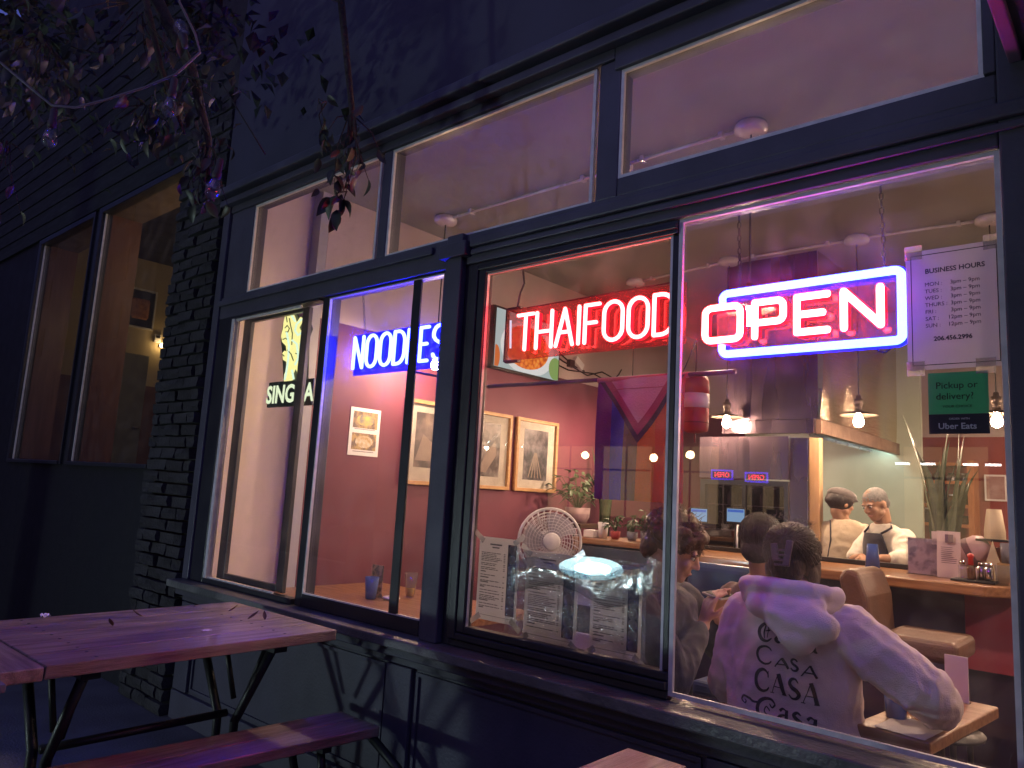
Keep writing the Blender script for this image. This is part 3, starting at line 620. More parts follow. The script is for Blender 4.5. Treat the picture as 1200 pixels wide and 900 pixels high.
# ================================================================ KITCHEN
hd = thing("extractor_hood", "big stainless steel extractor hood above the cooks", "extractor hood", (-2.2, 4.2, 2.03))
warp = lambda v, k: (v+Vector((noise.noise(v*1.3+Vector((k,0,0))), noise.noise(v*1.1+Vector((0,k,5))), 0))*.016)
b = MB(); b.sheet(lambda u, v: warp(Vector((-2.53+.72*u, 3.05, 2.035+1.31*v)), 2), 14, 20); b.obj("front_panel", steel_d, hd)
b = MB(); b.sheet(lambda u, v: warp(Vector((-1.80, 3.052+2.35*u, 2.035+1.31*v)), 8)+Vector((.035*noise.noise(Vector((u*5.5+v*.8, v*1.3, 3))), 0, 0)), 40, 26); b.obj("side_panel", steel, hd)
b = MB(); b.box(-2.53,-1.82,3.07,5.4,2.25,2.27); b.obj("hood_ceiling", steel2, hd)
MB().box(-1.83,-1.785,3.05,5.42,1.925,2.032).obj("rim", mat("greasy_bronze_steel", (0.26,0.17,0.12), 0.35, (0.18,0.11,0.08), 6, 0.2, metal=0.8), hd, .004)
MB().box(-2.55,-1.831,3.02,3.05,1.925,2.032).obj("rim", steel_d, hd, .004)
for k in range(6):
    y = 3.5+k*.32
    MB().box(-2.35, -2.0, y, y+.28, 2.05, 2.07, rot=Matrix.Rotation(math.radians(35), 3, 'Y')).obj("grease_filter", steel2, hd)
ls = thing("strip_light", "cool white strip light under the extractor hood", "lamp", (-1.9, 4.5, 1.98))
MB().tube([(-1.88,3.9,1.985),(-1.88,5.35,1.985)], .016, 8).obj("tube", emit("cool_tube_light", (0.80,1.0,0.92), 30), ls)
MB().box(-1.91,-1.85,3.88,5.37,2.003,2.028).obj("fitting", steel2, ls)
MB().box(-3.4,-1.7,5.45,5.5,0,3.34).obj("wall_kitchen", mat("pale_green_tile", (0.36,0.41,0.33), 0.3, (0.29,0.34,0.27), 2.5, 0.1), kind="structure")
cl = thing("steel_column", "bent stainless steel corner column left of the cooks", "column", (-1.92,3.06,0))
b = MB(); b.sheet(lambda u, v: warp(Vector((-2.02+.14*u, 3.05, 1.925*v)), 4), 6, 20); b.obj("cladding", steel_d, cl)
MB().box(-1.875,-1.80,3.045,3.12,0,1.924).obj("corner_post", mat("tan_wood_post", (0.42,0.27,0.14), 0.4, (0.34,0.2,0.1), 4, stretch=(8,8,1)), cl, .004)
MB().box(-1.882,-1.876,3.035,3.06,0,1.924).obj("edge_strip", steel, cl)
MB().box(-2.74,-2.02,3.03,3.06,1.60,1.924).obj("wall_steel", steel_d, kind="structure")
# dark cooler with a glass door left of the column
ck = thing("glass_door_cooler", "dark glass fronted cooler standing behind the counter left of the steel column", "cooler", (-2.4,3.3,0))
b = MB(); b.box(-2.74,-2.70,3.05,3.6,0,1.599); b.box(-2.06,-2.03,3.05,3.6,0,1.599); b.box(-2.70,-2.06,3.57,3.6,0,1.599); b.box(-2.70,-2.06,3.05,3.57,1.56,1.599); b.box(-2.70,-2.06,3.05,3.57,0,.9); b.obj("cabinet", mat("black_cooler_enamel", (0.02,0.016,0.02), 0.3), ck)
MB().box(-2.70,-2.06,3.052,3.058,.9,1.56).obj("door_glass", glassy("smoked_glass", (0.55,0.5,0.55), 0.09, 0.0), ck)
MB().box(-2.38,-2.355,3.035,3.06,.9,1.56).obj("door_frame", blackm, ck)
b = MB(); b.tube([(-2.41,3.02,1.0),(-2.41,3.02,1.25)], .009, 8); b.tube([(-2.41,3.02,1.0),(-2.41,3.05,1.0)], .007, 6); b.tube([(-2.41,3.02,1.25),(-2.41,3.05,1.25)], .007, 6); b.obj("handle", cond_m, ck)
b = MB(); b.box(-2.70,-2.06,3.1,3.56,1.20,1.208); b.box(-2.70,-2.06,3.1,3.56,1.40,1.408); b.obj("shelf", steel2, ck)
bm_ = [mat("brown_bottle_glass", (0.10,0.045,0.02), 0.15, coat=.6), mat("green_bottle_glass", (0.05,0.12,0.05), 0.15, coat=.6), mat("grey_tub", (0.35,0.36,0.36), 0.4)]
for k in range(14):
    r = random.Random(k); x = -2.66+(k % 7)*.09; z = 1.209 if k < 7 else 1.409
    bt = thing("bottle", "%s bottle on the %s cooler shelf, %s" % (["brown","green","grey topped"][k % 3], "lower" if k < 7 else "upper", ["at the left end","second from the left","third from the left","in the middle","third from the right","second from the right","at the right end"][k % 7]), "bottle", (x, 3.25, z))
    MB().lathe([(.026,z),(.028,z+.01),(.028,z+.075),(.011,z+.105),(.010,z+.13)], 12, (x,3.25,0)).obj("body", bm_[k % 3], bt); MB().lathe([(.012,z+.13),(.012,z+.142)], 10, (x,3.25,0)).obj("cap", cond_m, bt)
for (x, z, lab) in ((-2.66,1.315,"small tablet put in for a pale blue screen reflection left of the glass cooler"), (-2.37,1.33,"small tablet put in for a pale blue screen reflection before the cooler door")):
    tb = thing("reflection_tablet", lab, "tablet", (x,2.98,z))  # glowing tablet stands in for a reflected blue screen
    MB().box(x-.075,x+.075,2.985,2.995,z-.055,z+.055).obj("case", blackm, tb, .003)
    sc_ = MB().box(x-.066,x+.066,2.982,2.9845,z-.046,z+.046).obj("screen", emit("pale_screen_blue", (0.22,0.36,0.55), 1.0), tb)
    MB().box(x-.06,x+.06,2.9808,2.9818,z+.022,z+.040).obj("screen_bar", emit("screen_bar_blue", (0.06,0.14,0.5), 1.0), tb)
    MB().tube([(x,2.99,z-.055),(x,2.97,1.085)], .008, 8).obj("stand", blackm, tb)
    MB().lathe([(.05,1.072),(.05,1.08),(.02,1.088)], 14, (x,2.97,0)).obj("foot", blackm, tb)
# counter
ct = thing("bar_counter", "long varnished wooden bar counter in front of the cooks", "counter", (-1.8,2.6,0))
b = MB(); b.prism([(-3.3,2.27),(-.72,2.27),(-.60,2.42),(-.60,3.0),(-3.3,3.0)], .055, (0,0,1.015), (1,0,0), (0,1,0), (0,0,1)); b.obj("counter_top", wood, ct, .008)
MB().box(-3.3,-.86,2.52,2.56,0,1.014).obj("front_panel", mat("plum_panel_paint", (0.05,0.03,0.075), 0.35, (0.04,0.025,0.06), 2, 0.1), ct)
MB().box(-.855,-.62,2.50,2.56,.62,1.014).obj("red_panel", mat("crimson_panel_paint", (0.30,0.04,0.06), 0.45, (0.26,0.035,0.05), 2), ct)
MB().box(-.855,-.62,2.53,2.56,0,.619).obj("end_panel", mat("dark_plum_panel", (0.03,0.02,0.05), 0.35), ct)
MB().box(-3.3,-1.02,2.93,2.99,1.071,1.10).obj("back_rail", blackm, ct, .004)
# shelving far behind
sh = thing("back_shelf", "orange framed wooden shelf unit far behind the snake plant", "shelf", (-2.05,7.6,0))
of_ = mat("orange_wood", (0.46,0.17,0.06), 0.45, (0.36,0.12,0.04), 5, stretch=(6,6,1))
for x in (-2.5,-1.70): MB().box(x,x+.06,7.5,7.8,0,2.05).obj("upright", of_, sh)
for z in (1.30,1.52,1.78,1.99): MB().box(-2.439,-1.701,7.5,7.8,z,z+.035).obj("shelf_board", of_, sh)
for k in range(18):
    r = random.Random(k+50); x = -2.38+(k % 6)*.125; z = (1.336,1.556,1.816)[k//6]; h = r.uniform(.07,.15)
    j = thing("shelf_jar", "dark jar on the orange shelf unit, shelf %s, place %s from the left" % (["lowest","middle","highest"][k//6], ["first","second","third","fourth","fifth","sixth"][k % 6]), "jar", (x,7.62,z))
    MB().lathe([(.045,z),(.05,z+.01),(.05,z+h*.7),(.03,z+h)], 12, (x,7.62,0)).obj("body", r.choice([blackm, bm_[0], bm_[2], steel2]), j); MB().lathe([(.032,z+h),(.032,z+h+.018)], 12, (x,7.62,0)).obj("lid", r.choice([blackm, cond_m]), j)
MB().box(-4.2,2.3,7.985,7.999,2.36,3.34).obj("wall_back_upper", beige, kind="structure")
for (x, z, w_, h_) in ((-1.50,1.62,.22,.3), (-1.18,1.62,.22,.3), (-3.62,2.55,.2,.5)):
    pf = thing("wall_picture", {-1.50:"pale print on the red back wall beside the shelf unit", -1.18:"pale print on the red back wall at the window's right edge", -3.62:"tall blue picture high on the back wall left of the steel hood"}[x], "picture", (x,7.98,z))
    MB().box(x-w_/2,x+w_/2,7.955,7.98,z,z+h_).obj("frame", white_m if x > -3 else blackm, pf); MB().box(x-w_/2+.02,x+w_/2-.02,7.95,7.9545,z+.02,z+h_-.02).obj("print", mat("faded_print", (0.42,0.30,0.29) if x > -3 else (0.25,0.33,0.55), 0.5, (0.30,0.16,0.16) if x > -3 else (0.6,0.65,0.75), 9), pf)

# ================================================================ ROOM FURNITURE
def tumbler(name, label, x, y, z, r0, r1, h, m, liquid=None, lh=0.4, cat="glass", group=None, n=18):
    t = thing(name, label, cat, (x,y,z), group)
    th_ = .0022
    MB().lathe([(.001,z),(r0,z),(r1,z+h),(r1-th_,z+h),(r0-th_,z+.006),(.001,z+.006)], n, (x,y,0)).obj("body", m, t)
    if liquid: MB().lathe([(.001,z+.0065),(r0-.004,z+.0065),(r0+(r1-r0)*lh-.004,z+h*lh),(.001,z+h*lh)], n, (x,y,0)).obj("drink", liquid, t)
    return t
clear = glassy("drinking_glass", (0.93,0.94,0.95), 0.09, 0.02, diff=0.05, dcol=(0.8,0.8,0.85))
bluep = glassy("blue_tumbler_plastic", (0.30,0.45,0.80), 0.06, 0.12, diff=0.55, dcol=(0.16,0.26,0.62))
greyp = glassy("grey_tumbler_plastic", (0.6,0.6,0.68), 0.06, 0.12, diff=0.6, dcol=(0.35,0.35,0.42))
yel = mat("yellow_drink", (0.75,0.45,0.06), 0.2, coat=.5)
def dining_table(label, x0, x1, y0, y1, z=.74, rz=0.0, grp="wooden dining tables"):
    t = thing("dining_table", label, "table", ((x0+x1)/2,(y0+y1)/2,0), grp)
    MB().box(x0,x1,y0,y1,z-.04,z).obj("table_top", wood, t, .007, seg=3)
    cx, cy = (x0+x1)/2, (y0+y1)/2
    MB().lathe([(.22,0),(.22,.015),(.05,.04),(.04,z-.08),(.16,z-.05),(.16,z-.041)], 20, (cx,cy,0)).obj("pedestal", blackm, t)
    t.rotation_euler = (0,0,rz)
    return t
dining_table("varnished table behind the sliding window, with a blue tumbler on it", -4.16, -2.75, .16, 1.20)
tw = dining_table("varnished table at the right elbow of the person in the pink hoodie", -.76, -.535, .40, 1.10, rz=-.10)
tumbler("tumbler", "blue plastic tumbler on the table behind the sliding window", -3.55,.66,.741,.031,.042,.125,bluep)
mc = thing("table_card", "small picture card standing behind the blue tumbler", "card", (-3.60,.74,.741))
MB().box(-3.648,-3.545,.735,.739,.745,.925).obj("card", mat("card_photo", (0.50,0.30,0.22), 0.4, (0.05,0.04,0.05), 24, contrast=(.46,.54)), mc)
MB().box(-3.652,-3.541,.728,.734,.742,.93).obj("acrylic_holder", glassy("acrylic_holder", (0.96,0.96,0.97), .08), mc)
MB().box(-3.665,-3.53,.715,.775,.741,.7445).obj("foot", glassy("acrylic_foot", (0.9,0.9,0.92), .1, diff=.1), mc)
tumbler("drinking_glass", "clear glass with a little yellow drink on the table behind the sliding window", -3.50,.92,.741,.026,.042,.145,clear,yel,.36)
MB().ell((-3.46,.74,.753), (.06,.05,.011), 12, 6).obj("napkin", paper_m); tag(bpy.data.objects["napkin"], "crumpled white napkin beside the yellow drink", "napkin")
# brown bar chair in front of the counter
vin = mat("tan_vinyl", (0.19,0.095,0.06), 0.38, (0.15,0.075,0.045), 5, 0.25, 60)
bc = thing("padded_chair", "tan padded chair standing side-on before the bar counter", "chair", (-.9,1.8,0))
MB().box(-1.08,-.745,1.72,2.14,.745,.845).obj("seat", vin, bc, .03, seg=4)
bk = MB()
bk.prism([(.0,0),(.085,0),(.07,.22),(.03,.33),(-.03,.35),(-.07,.3)], .44, (-1.19,1.72,.78), (1,0,0), (0,0,1), (0,1,0)); bk.obj("backrest", vin, bc, .025, seg=3)
for x in (-1.04,-.79):
    for y in (1.75,2.10): MB().tube([(x,y,.744),(x+(.02 if x > -.9 else -.02),y,0)], .014, 8).obj("leg", blackm, bc)
sb_ = thing("padded_chair", "blue padded seat back between the two young diners", "chair", (-1.75,1.5,0))
MB().box(-1.93,-1.52,1.42,1.50,.70,1.10).obj("backrest", mat("blue_vinyl", (0.05,0.085,0.20), 0.35, (0.04,0.07,0.16), 5, 0.2), sb_, .05, seg=4)
MB().box(-1.93,-1.52,1.51,1.9,.42,.49).obj("seat", MATS["blue_vinyl"], sb_, .02)
for x in (-1.90,-1.55):
    for y in (1.45,1.87): MB().tube([(x,y,.8 if y < 1.5 else .42),(x,y,0)], .012, 8).obj("leg", blackm, sb_)
wc = thing("menu_holder", "white card standing on the table behind the bent elbow", "card", (-.60,1.02,.741)); MB().box(-.66,-.585,1.04,1.045,.7415,.90).obj("card", paper_m, wc); MB().box(-.665,-.58,1.02,1.065,.741,.7412).obj("foot", clear, wc)
tumbler("tumbler", "blue rimmed glass beside the hoodie sleeve on the near table", -.715,.60,.741,.032,.038,.10,bluep)
nk = MB(); nk.sheet(lambda u, v: (-.735+.15*u+.02*v, .42+.20*v-.03*u, .7435+.004*noise.noise(Vector((u*4,v*4,1)))), 8, 8); nk = nk.obj("napkin", paper_m); tag(nk, "flat white napkin on the near table by the elbow", "napkin")
# counter-top things
tumbler("tumbler", "upturned blue cup stack on the bar counter before the cook in the apron", -1.34,2.60,1.071,.042,.030,.15,bluep)
cp = thing("photo_card", "photo card in a clear stand on the bar counter left of the leaflet", "card", (-1.09,2.62,1.071))
MB().box(-1.155,-1.005,2.625,2.630,1.075,1.275).obj("card", mat("violet_photo", (0.46,0.36,0.48), 0.35, (0.20,0.15,0.24), 16, contrast=(.45,.58)), cp); MB().box(-1.16,-1.0,2.615,2.622,1.072,1.28).obj("acrylic_front", glassy("acrylic_card_front", (0.95,0.94,0.97), .09), cp); MB().box(-1.16,-1.0,2.60,2.66,1.071,1.0735).obj("foot", clear, cp)
lf = thing("leaflet", "folded pale pink menu leaflet standing on the bar counter", "leaflet", (-.94,2.6,1.071)); pk = mat("pink_paper", (0.60,0.46,0.50), 0.6, (0.55,0.42,0.46), 4)
MB().box(-1.0,-.885,2.595,2.598,1.072,1.325, rot=Matrix.Rotation(-.08,3,'X')).obj("front_leaf", pk, lf)
MB().box(-1.03,-.93,2.63,2.633,1.072,1.32, rot=Matrix.Rotation(.10,3,'X')).obj("back_leaf", pk, lf)
b = MB(); b.box(-.955,-.915,2.5805,2.583,1.262,1.308); rr = random.Random(4)
for k in range(14):
    z = 1.235-k*.0105
    b.box(-.978,-.978+rr.uniform(.05,.08),2.588+k*.0008-.004,2.5885+k*.0008-.004,z,z+.003)
b.obj("print", mat("leaflet_print", (0.16,0.10,0.15), .6), lf)
jr = thing("pink_jar", "tilted round pink jar behind the condiment tray", "jar", (-.86,2.72,1.12)); R_ = Matrix.Rotation(1.1,3,'Y')
b = MB(); b.lathe([(.03,-.09),(.065,-.08),(.08,-.03),(.08,.05),(.06,.09),(.02,.10)], 18)
b.v = [R_ @ v+Vector((-.86,2.76,1.215)) for v in b.v]; b.obj("body", mat("pink_plastic", (0.52,0.34,0.38), .35), jr)
b = MB(); b.lathe([(.082,-.02),(.083,-.018),(.083,.012),(.082,.014)], 18); b.v = [R_ @ v+Vector((-.86,2.76,1.215)) for v in b.v]; b.obj("label_band", mat("dark_label", (0.20,0.12,0.15), .5), jr)
MB().box(-.93,-.79,2.70,2.83,1.071,1.135).obj("base", pk, jr, .01)
ty = thing("condiment_tray", "black tray of spice jars at the right end of the bar counter", "tray", (-.80,2.5,1.071))
MB().box(-.905,-.70,2.42,2.56,1.071,1.083).obj("tray", blackm, ty, .005)
steelc = mat("polished_steel", (0.65,0.62,0.58), 0.12, metal=1.0); redc = mat("red_cap", (0.55,0.03,0.03), .4)
for k, (x, y, nm) in enumerate(((-.86,2.50,"clear spice jar on the left of the black tray"),(-.815,2.47,"red capped sauce bottle on the black tray"),(-.775,2.52,"steel spice jar in the middle of the black tray"),(-.735,2.48,"steel spice jar on the right of the black tray"))):
    s_ = thing("spice_jar", nm, "jar", (x,y,1.0835))
    MB().lathe([(.020,1.084),(.022,1.088),(.021,1.15),(.015,1.158)], 12, (x,y,0)).obj("body", [clear, bm_[0], steelc, steelc][k], s_)
    MB().lathe([(.017,1.158),(.017,1.172),(.010,1.178)] if k != 1 else [(.014,1.158),(.012,1.195),(.016,1.2),(.016,1.212),(.004,1.22)], 12, (x,y,0)).obj("cap", redc if k == 1 else steelc, s_)
cs = thing("cup_shelf", "small black shelf stand on the counter carrying the paper cups", "stand", (-.74,2.78,1.071)); MB().box(-.83,-.62,2.70,2.88,1.283,1.296).obj("shelf_board", blackm, cs, .003)
for x in (-.82,-.63):
    for y in (2.71,2.87): MB().box(x-.006,x+.006,y-.006,y+.006,1.071,1.282).obj("leg", blackm, cs)
MB().box(-.80,-.66,2.84,2.88,1.072,1.25).obj("box_back", mat("tan_card", (0.50,0.32,0.16), .6), cs)
pc_ = thing("paper_cup_stack", "upturned stack of cream paper cups on the black stand", "cups", (-.745,2.76,1.297)); crm = mat("cream_paper_cup", (0.66,0.56,0.40), .5, (0.60,0.5,0.35), 5)
for k in range(4): MB().lathe([(.052,1.297+k*.012),(.053,1.299+k*.012),(.036,1.425+k*.012),(.001,1.426+k*.012)], 20, (-.745,2.76,0)).obj("cup", crm, pc_)
nf = thing("folded_napkin", "cream napkin folded to a point beside the paper cups", "napkin", (-.74,2.66,1.071)); b = MB(); b.add([(-.80,2.64,1.071),(-.69,2.64,1.071),(-.69,2.72,1.071),(-.80,2.72,1.071),(-.745,2.68,1.29)], [(0,1,4),(1,2,4),(2,3,4),(3,0,4),(0,3,2,1)]); b.obj("cloth", crm, nf)
tumbler("tumbler", "grey plastic tumbler at the right end of the bar counter", -.665,2.60,1.178,.030,.036,.105,greyp); MB().box(-.71,-.62,2.56,2.65,1.071,1.177).obj("cup_block", mat("amber_box", (0.42,0.26,0.11), .5)); tag(bpy.data.objects["cup_block"], "small amber box under the grey tumbler", "box")
tumbler("drinking_glass", "clear empty glass on the chamfered corner of the bar counter", -.668,2.46,1.071,.034,.040,.10,clear)

for o_, dz in ((hd, .03), (ls, .03), (cl, 0), (ck, 0), (bpy.data.objects["wall_steel"], .01)): o_.location = o_.location+Vector((-.10,.30,dz))
for o_ in list(C.objects):
    if o_.parent is None and o_.get("category") == "bottle": o_.location = o_.location+Vector((-.10,.30,0))

# ================================================================ LEFT OF THE ROOM
# TV on the left wall
tv = thing("wall_television", "wall television showing an orange curry in a white bowl", "television", (-4.15,2.6,2.4))
MB().box(-4.15,-4.10,2.15,3.05,2.40,2.93).obj("case", blackm, tv, .006)
MB().box(-4.20,-4.15,2.45,2.75,2.55,2.80).obj("bracket", blackm, tv)
MB().box(-4.0985,-4.097,2.175,3.03,2.42,2.91).obj("screen", emit("screen_pale", (0.42,0.50,0.48), 1.0), tv)
def disc(cy, cz, ry, rz, x, m, name, clip=True, n=36):
    pts = []
    for k in range(n):
        a = 2*PI*k/n; pts.append((min(3.028, max(2.177, cy+ry*math.cos(a))), min(2.908, max(2.422, cz+rz*math.sin(a)))))
    b = MB(); b.prism(pts, .0006, (x,0,0), (0,1,0), (0,0,1), (1,0,0)); return b.obj(name, m, tv)
disc(2.60, 2.63, .36, .23, -4.0962, emit("bowl_white", (0.75,0.74,0.70), 1.0), "picture_bowl")
cm = emit("curry_orange", (1.0,0.3,0.05), 1.0); t = cm.node_tree; e_ = [n for n in t.nodes if n.type == 'EMISSION'][0]
vo = t.nodes.new("ShaderNodeTexVoronoi"); vo.inputs["Scale"].default_value = 28; tc = t.nodes.new("ShaderNodeTexCoord"); t.links.new(tc.outputs["Object"], vo.inputs["Vector"])
rp = t.nodes.new("ShaderNodeValToRGB"); rp.color_ramp.elements[0].color = (0.85,0.42,0.07,1); rp.color_ramp.elements[1].color = (0.45,0.06,0.015,1); el = rp.color_ramp.elements.new(.45); el.color = (0.9,0.22,0.03,1)
rp.color_ramp.elements[2].position = .9; t.links.new(vo.outputs["Distance"], rp.inputs[0]); t.links.new(rp.outputs[0], e_.inputs[0])
disc(2.58, 2.64, .30, .185, -4.0952, cm, "picture_curry")
disc(2.19, 2.50, .05, .10, -4.0945, emit("picture_glass_orange", (0.65,0.16,0.04), 1.0), "picture_drink")
disc(2.98, 2.52, .09, .10, -4.0945, emit("picture_green", (0.22,0.35,0.10), 1.0), "picture_side_dish")
cb = thing("wall_cable", "loose black cables and a white plug on the wall beside the television", "cable", (-4.18,3.6,2.6))
for pts in ([(3.06,2.68),(3.2,2.64),(3.42,2.60),(3.6,2.565),(3.85,2.64),(4.1,2.60),(4.5,2.66),(4.8,2.60)],[(3.06,2.60),(3.3,2.57),(3.7,2.60),(4.0,2.55),(4.15,2.66),(4.2,2.72)],[(3.1,2.72),(3.4,2.62),(3.55,2.6)]):
    MB().tube([(-4.185,y,z) for y, z in pts], .007, 6).obj("cord", cordm, cb)
MB().box(-4.198,-4.15,3.36,3.50,2.62,2.69, rot=Matrix.Rotation(-.5,3,'X')).obj("plug", white_m, cb, .006); MB().box(-4.198,-4.155,3.28,3.36,2.60,2.67).obj("adapter", blackm, cb, .006)
# framed pictures
mt_ = mat("cream_picture_mount", (0.66,0.60,0.52), .7); dp = [mat("dark_photo_a", (0.05,0.035,0.035), .35, (0.30,0.22,0.18), 5, contrast=(.42,.62)), mat("dark_photo_b", (0.06,0.045,0.045), .35, (0.33,0.28,0.26), 7, contrast=(.42,.60)), mat("dark_photo_c", (0.04,0.03,0.04), .35, (0.22,0.18,0.20), 9, contrast=(.42,.62))]
pgl = glassy("picture_glass", (0.98,0.98,0.98), 0.06, 0.0)
for k, (y0, y1) in enumerate(((1.35,1.93),(1.97,2.53),(2.60,3.17))):
    z0, z1 = 1.42, 2.05; x = -4.198
    pf = thing("framed_picture", ["oak framed dark photograph half hidden by the post, nearest the window", "oak framed dark photograph in the middle of the three on the maroon wall", "oak framed dark photograph farthest from the window on the maroon wall"][k], "picture", (x,(y0+y1)/2,z0), "oak framed photographs on the maroon wall")
    b = MB(); w_ = .028
    b.box(x,x+.035,y0,y0+w_,z0,z1); b.box(x,x+.035,y1-w_,y1,z0,z1); b.box(x,x+.035,y0+w_,y1-w_,z0,z0+w_); b.box(x,x+.035,y0+w_,y1-w_,z1-w_,z1); b.obj("frame", oak, pf, .002)
    MB().box(x,x+.008,y0+w_,y1-w_,z0+w_,z1-w_).obj("mount", mt_, pf)
    MB().box(x+.0085,x+.0095,y0+.12,y1-.12,z0+(.10 if k else .13),z1-.09).obj("photograph", dp[k], pf)
    b = MB(); yc = (y0+y1)/2
    if k == 0: b.prism([(y0+.13,1.60),(y0+.30,1.60),(y1-.13,1.56),(y1-.13,1.64),(y0+.2,1.80)], .0006, (x+.0097,0,0),(0,1,0),(0,0,1),(1,0,0))
    if k == 1: b.prism([(yc-.1,1.56),(yc+.02,1.74),(yc+.10,1.82),(yc+.12,1.7),(yc,1.55)], .0006, (x+.0097,0,0),(0,1,0),(0,0,1),(1,0,0))
    if k == 2:
        for q in range(5): b.prism([(yc-.10+q*.045,1.54),(yc-.085+q*.045,1.54),(yc-.01+q*.006,1.76),(yc-.02+q*.006,1.76)], .0006, (x+.0097,0,0),(0,1,0),(0,0,1),(1,0,0))
    b.obj("photo_motif", mat("photo_motif_%d" % k, (0.30,0.22,0.18), .4), pf)
    MB().box(x+.020,x+.022,y0+w_,y1-w_,z0+w_,z1-w_).obj("glass", pgl, pf)
fl = thing("food_flyer", "white flyer with two food photos taped to the maroon wall", "flyer", (-4.19,1.0,1.6))
MB().box(-4.201,-4.1975,.88,1.14,1.595,1.925).obj("sheet", paper_m, fl)
for z in (1.785,1.635):
    MB().box(-4.1972,-4.1966,.905,1.115,z,z+.115).obj("photo", mat("flyer_photo", (0.42,0.30,0.14), .5, (0.16,0.12,0.10), 22, contrast=(.42,.58)), fl)
    b = MB(); b.prism([(1.01+.075*math.cos(a*PI/9), z+.057+.042*math.sin(a*PI/9)) for a in range(18)], .0005, (-4.1964,0,0),(0,1,0),(0,0,1),(1,0,0)); b.obj("photo_plate", mat("flyer_plate", (0.62,0.56,0.45), .5, (0.4,0.28,0.12), 30) if z < 1.7 else mat("flyer_box", (0.60,0.50,0.12), .5, (0.2,0.2,0.2), 20), fl)
b = MB()
for z in (1.775,1.620): 
    b.box(-4.1970,-4.1966,.92,1.10,z,z+.006)
b.obj("caption", mat("caption_grey", (0.3,0.3,0.32), .6), fl)
# rod, flag, lantern
rod = MB().tube([(-2.62,.56,1.935),(-1.27,.56,1.925)], .010, 8).obj("curtain_rod", mat("plum_rod", (0.10,0.03,0.06), .4)); tag(rod, "dark thin rod hung across the room behind the red neon sign", "rod")
MB().tube([(-2.61,.56,1.935),(-2.61,.045,1.93)], .006, 6).obj("bracket", cordm, rod)
fg = thing("striped_flag", "rainbow flag with a chevron triangle hung upright in the window", "flag", (-1.7,.56,1.4))
def fcloth(name, col):
    m = mat(name, col, .75, tuple(c*.85 for c in col), 6, .3, 120, sheen=.3); return m
fx0, fx1, fz1, fz0 = -1.918, -1.478, 1.925, 1.395
def fl_y(x, z): return .545+.012*math.sin((x-fx0)*24)*min(1, (fz1-z)*4)+.006*math.sin(z*9+x*12)
def panel(pa, pb, za, zb, name, m, off=0):
    b = MB(); b.sheet(lambda u, v: (pa+(pb-pa)*u, fl_y(pa+(pb-pa)*u, za+(zb-za)*v)+off, za+(zb-za)*v), 6, 14); return b.obj(name, m, fg)
cols = [("flag_violet",(0.16,0.02,0.22)),("flag_blue",(0.035,0.05,0.40)),("flag_green_red_lit",(0.16,0.13,0.06)),("flag_yellow_red_lit",(0.55,0.20,0.03)),("flag_orange",(0.55,0.11,0.03)),("flag_red",(0.50,0.03,0.04))]  # stripe colours already carry the red neon cast
for k, (n, c_) in enumerate(cols):
    w_ = (fx1-fx0)/6; panel(fx0+k*w_, fx0+(k+1)*w_, fz0, fz1, "stripe", fcloth(n, c_))
ax = (fx0+fx1)/2
def tri(hw, dp_, m, name, off):
    b = MB(); n = 10
    vs = []; fs = []
    for j in range(n+1):
        t = j/n; z = fz1-dp_*t; h = hw*(1-t)
        for i in range(n+1):
            x = ax-h+2*h*i/n; vs.append((x, fl_y(x, z)-off, z))
    for j in range(n):
        for i in range(n): fs.append((j*(n+1)+i, j*(n+1)+i+1, (j+1)*(n+1)+i+1, (j+1)*(n+1)+i))
    b.add(vs, fs, True); return b.obj(name, m, fg)
tri(.218, .285, fcloth("flag_dark_chevron", (0.05,0.025,0.06)), "chevron", .0015); tri(.192, .25, fcloth("flag_rose_chevron", (0.35,0.06,0.14)), "chevron", .003); tri(.155, .20, fcloth("flag_white_red_lit", (0.58,0.36,0.42)), "triangle", .0045)  # white triangle coloured pink for the red light on it
b = MB(); b.box(ax-.13, ax+.13, .536, .538, 1.876, 1.879); b.obj("seam", fcloth("flag_seam", (0.35,0.08,0.14)), fg)
b = MB(); b.tube([(fx0-.005,.556,1.925),(fx1+.005,.556,1.925)], .013, 8); b.obj("hem_sleeve", fcloth("flag_hem", (0.55,0.10,0.14)), fg)
ln = thing("hanging_lantern", "red and white banded paper lantern hanging behind the window bar", "lantern", (-1.49,.72,1.70)); lx, ly = -1.505, .68
MB().lathe([(.030,1.695),(.055,1.705),(.058,1.74),(.058,1.80)], 22, (lx,ly,0)).obj("lower_band", mat("lantern_red", (0.32,0.02,0.032), .5, (0.27,0.016,0.028), 12), ln)
MB().lathe([(.0585,1.801),(.059,1.83),(.0585,1.862)], 22, (lx,ly,0)).obj("white_band", mat("lantern_white", (0.60,0.55,0.55), .5), ln)
MB().lathe([(.058,1.863),(.058,1.915),(.05,1.935),(.02,1.945)], 22, (lx,ly,0)).obj("upper_band", MATS["lantern_red"], ln)
MB().lathe([(.056,1.735),(.0595,1.737),(.0595,1.741),(.056,1.743)], 22, (lx,ly,0)).obj("ring", mat("lantern_dark_ring", (0.2,0.01,0.02), .5), ln)
MB().tube([(lx,ly,1.945),(lx,ly,2.1),(-1.50,.56,1.94)], .003, 5).obj("string", cordm, ln)
MB().tube([(lx,ly,1.70),(lx+.002,ly,1.655)], .004, 6).obj("tassel", MATS["lantern_dark_ring"], ln)
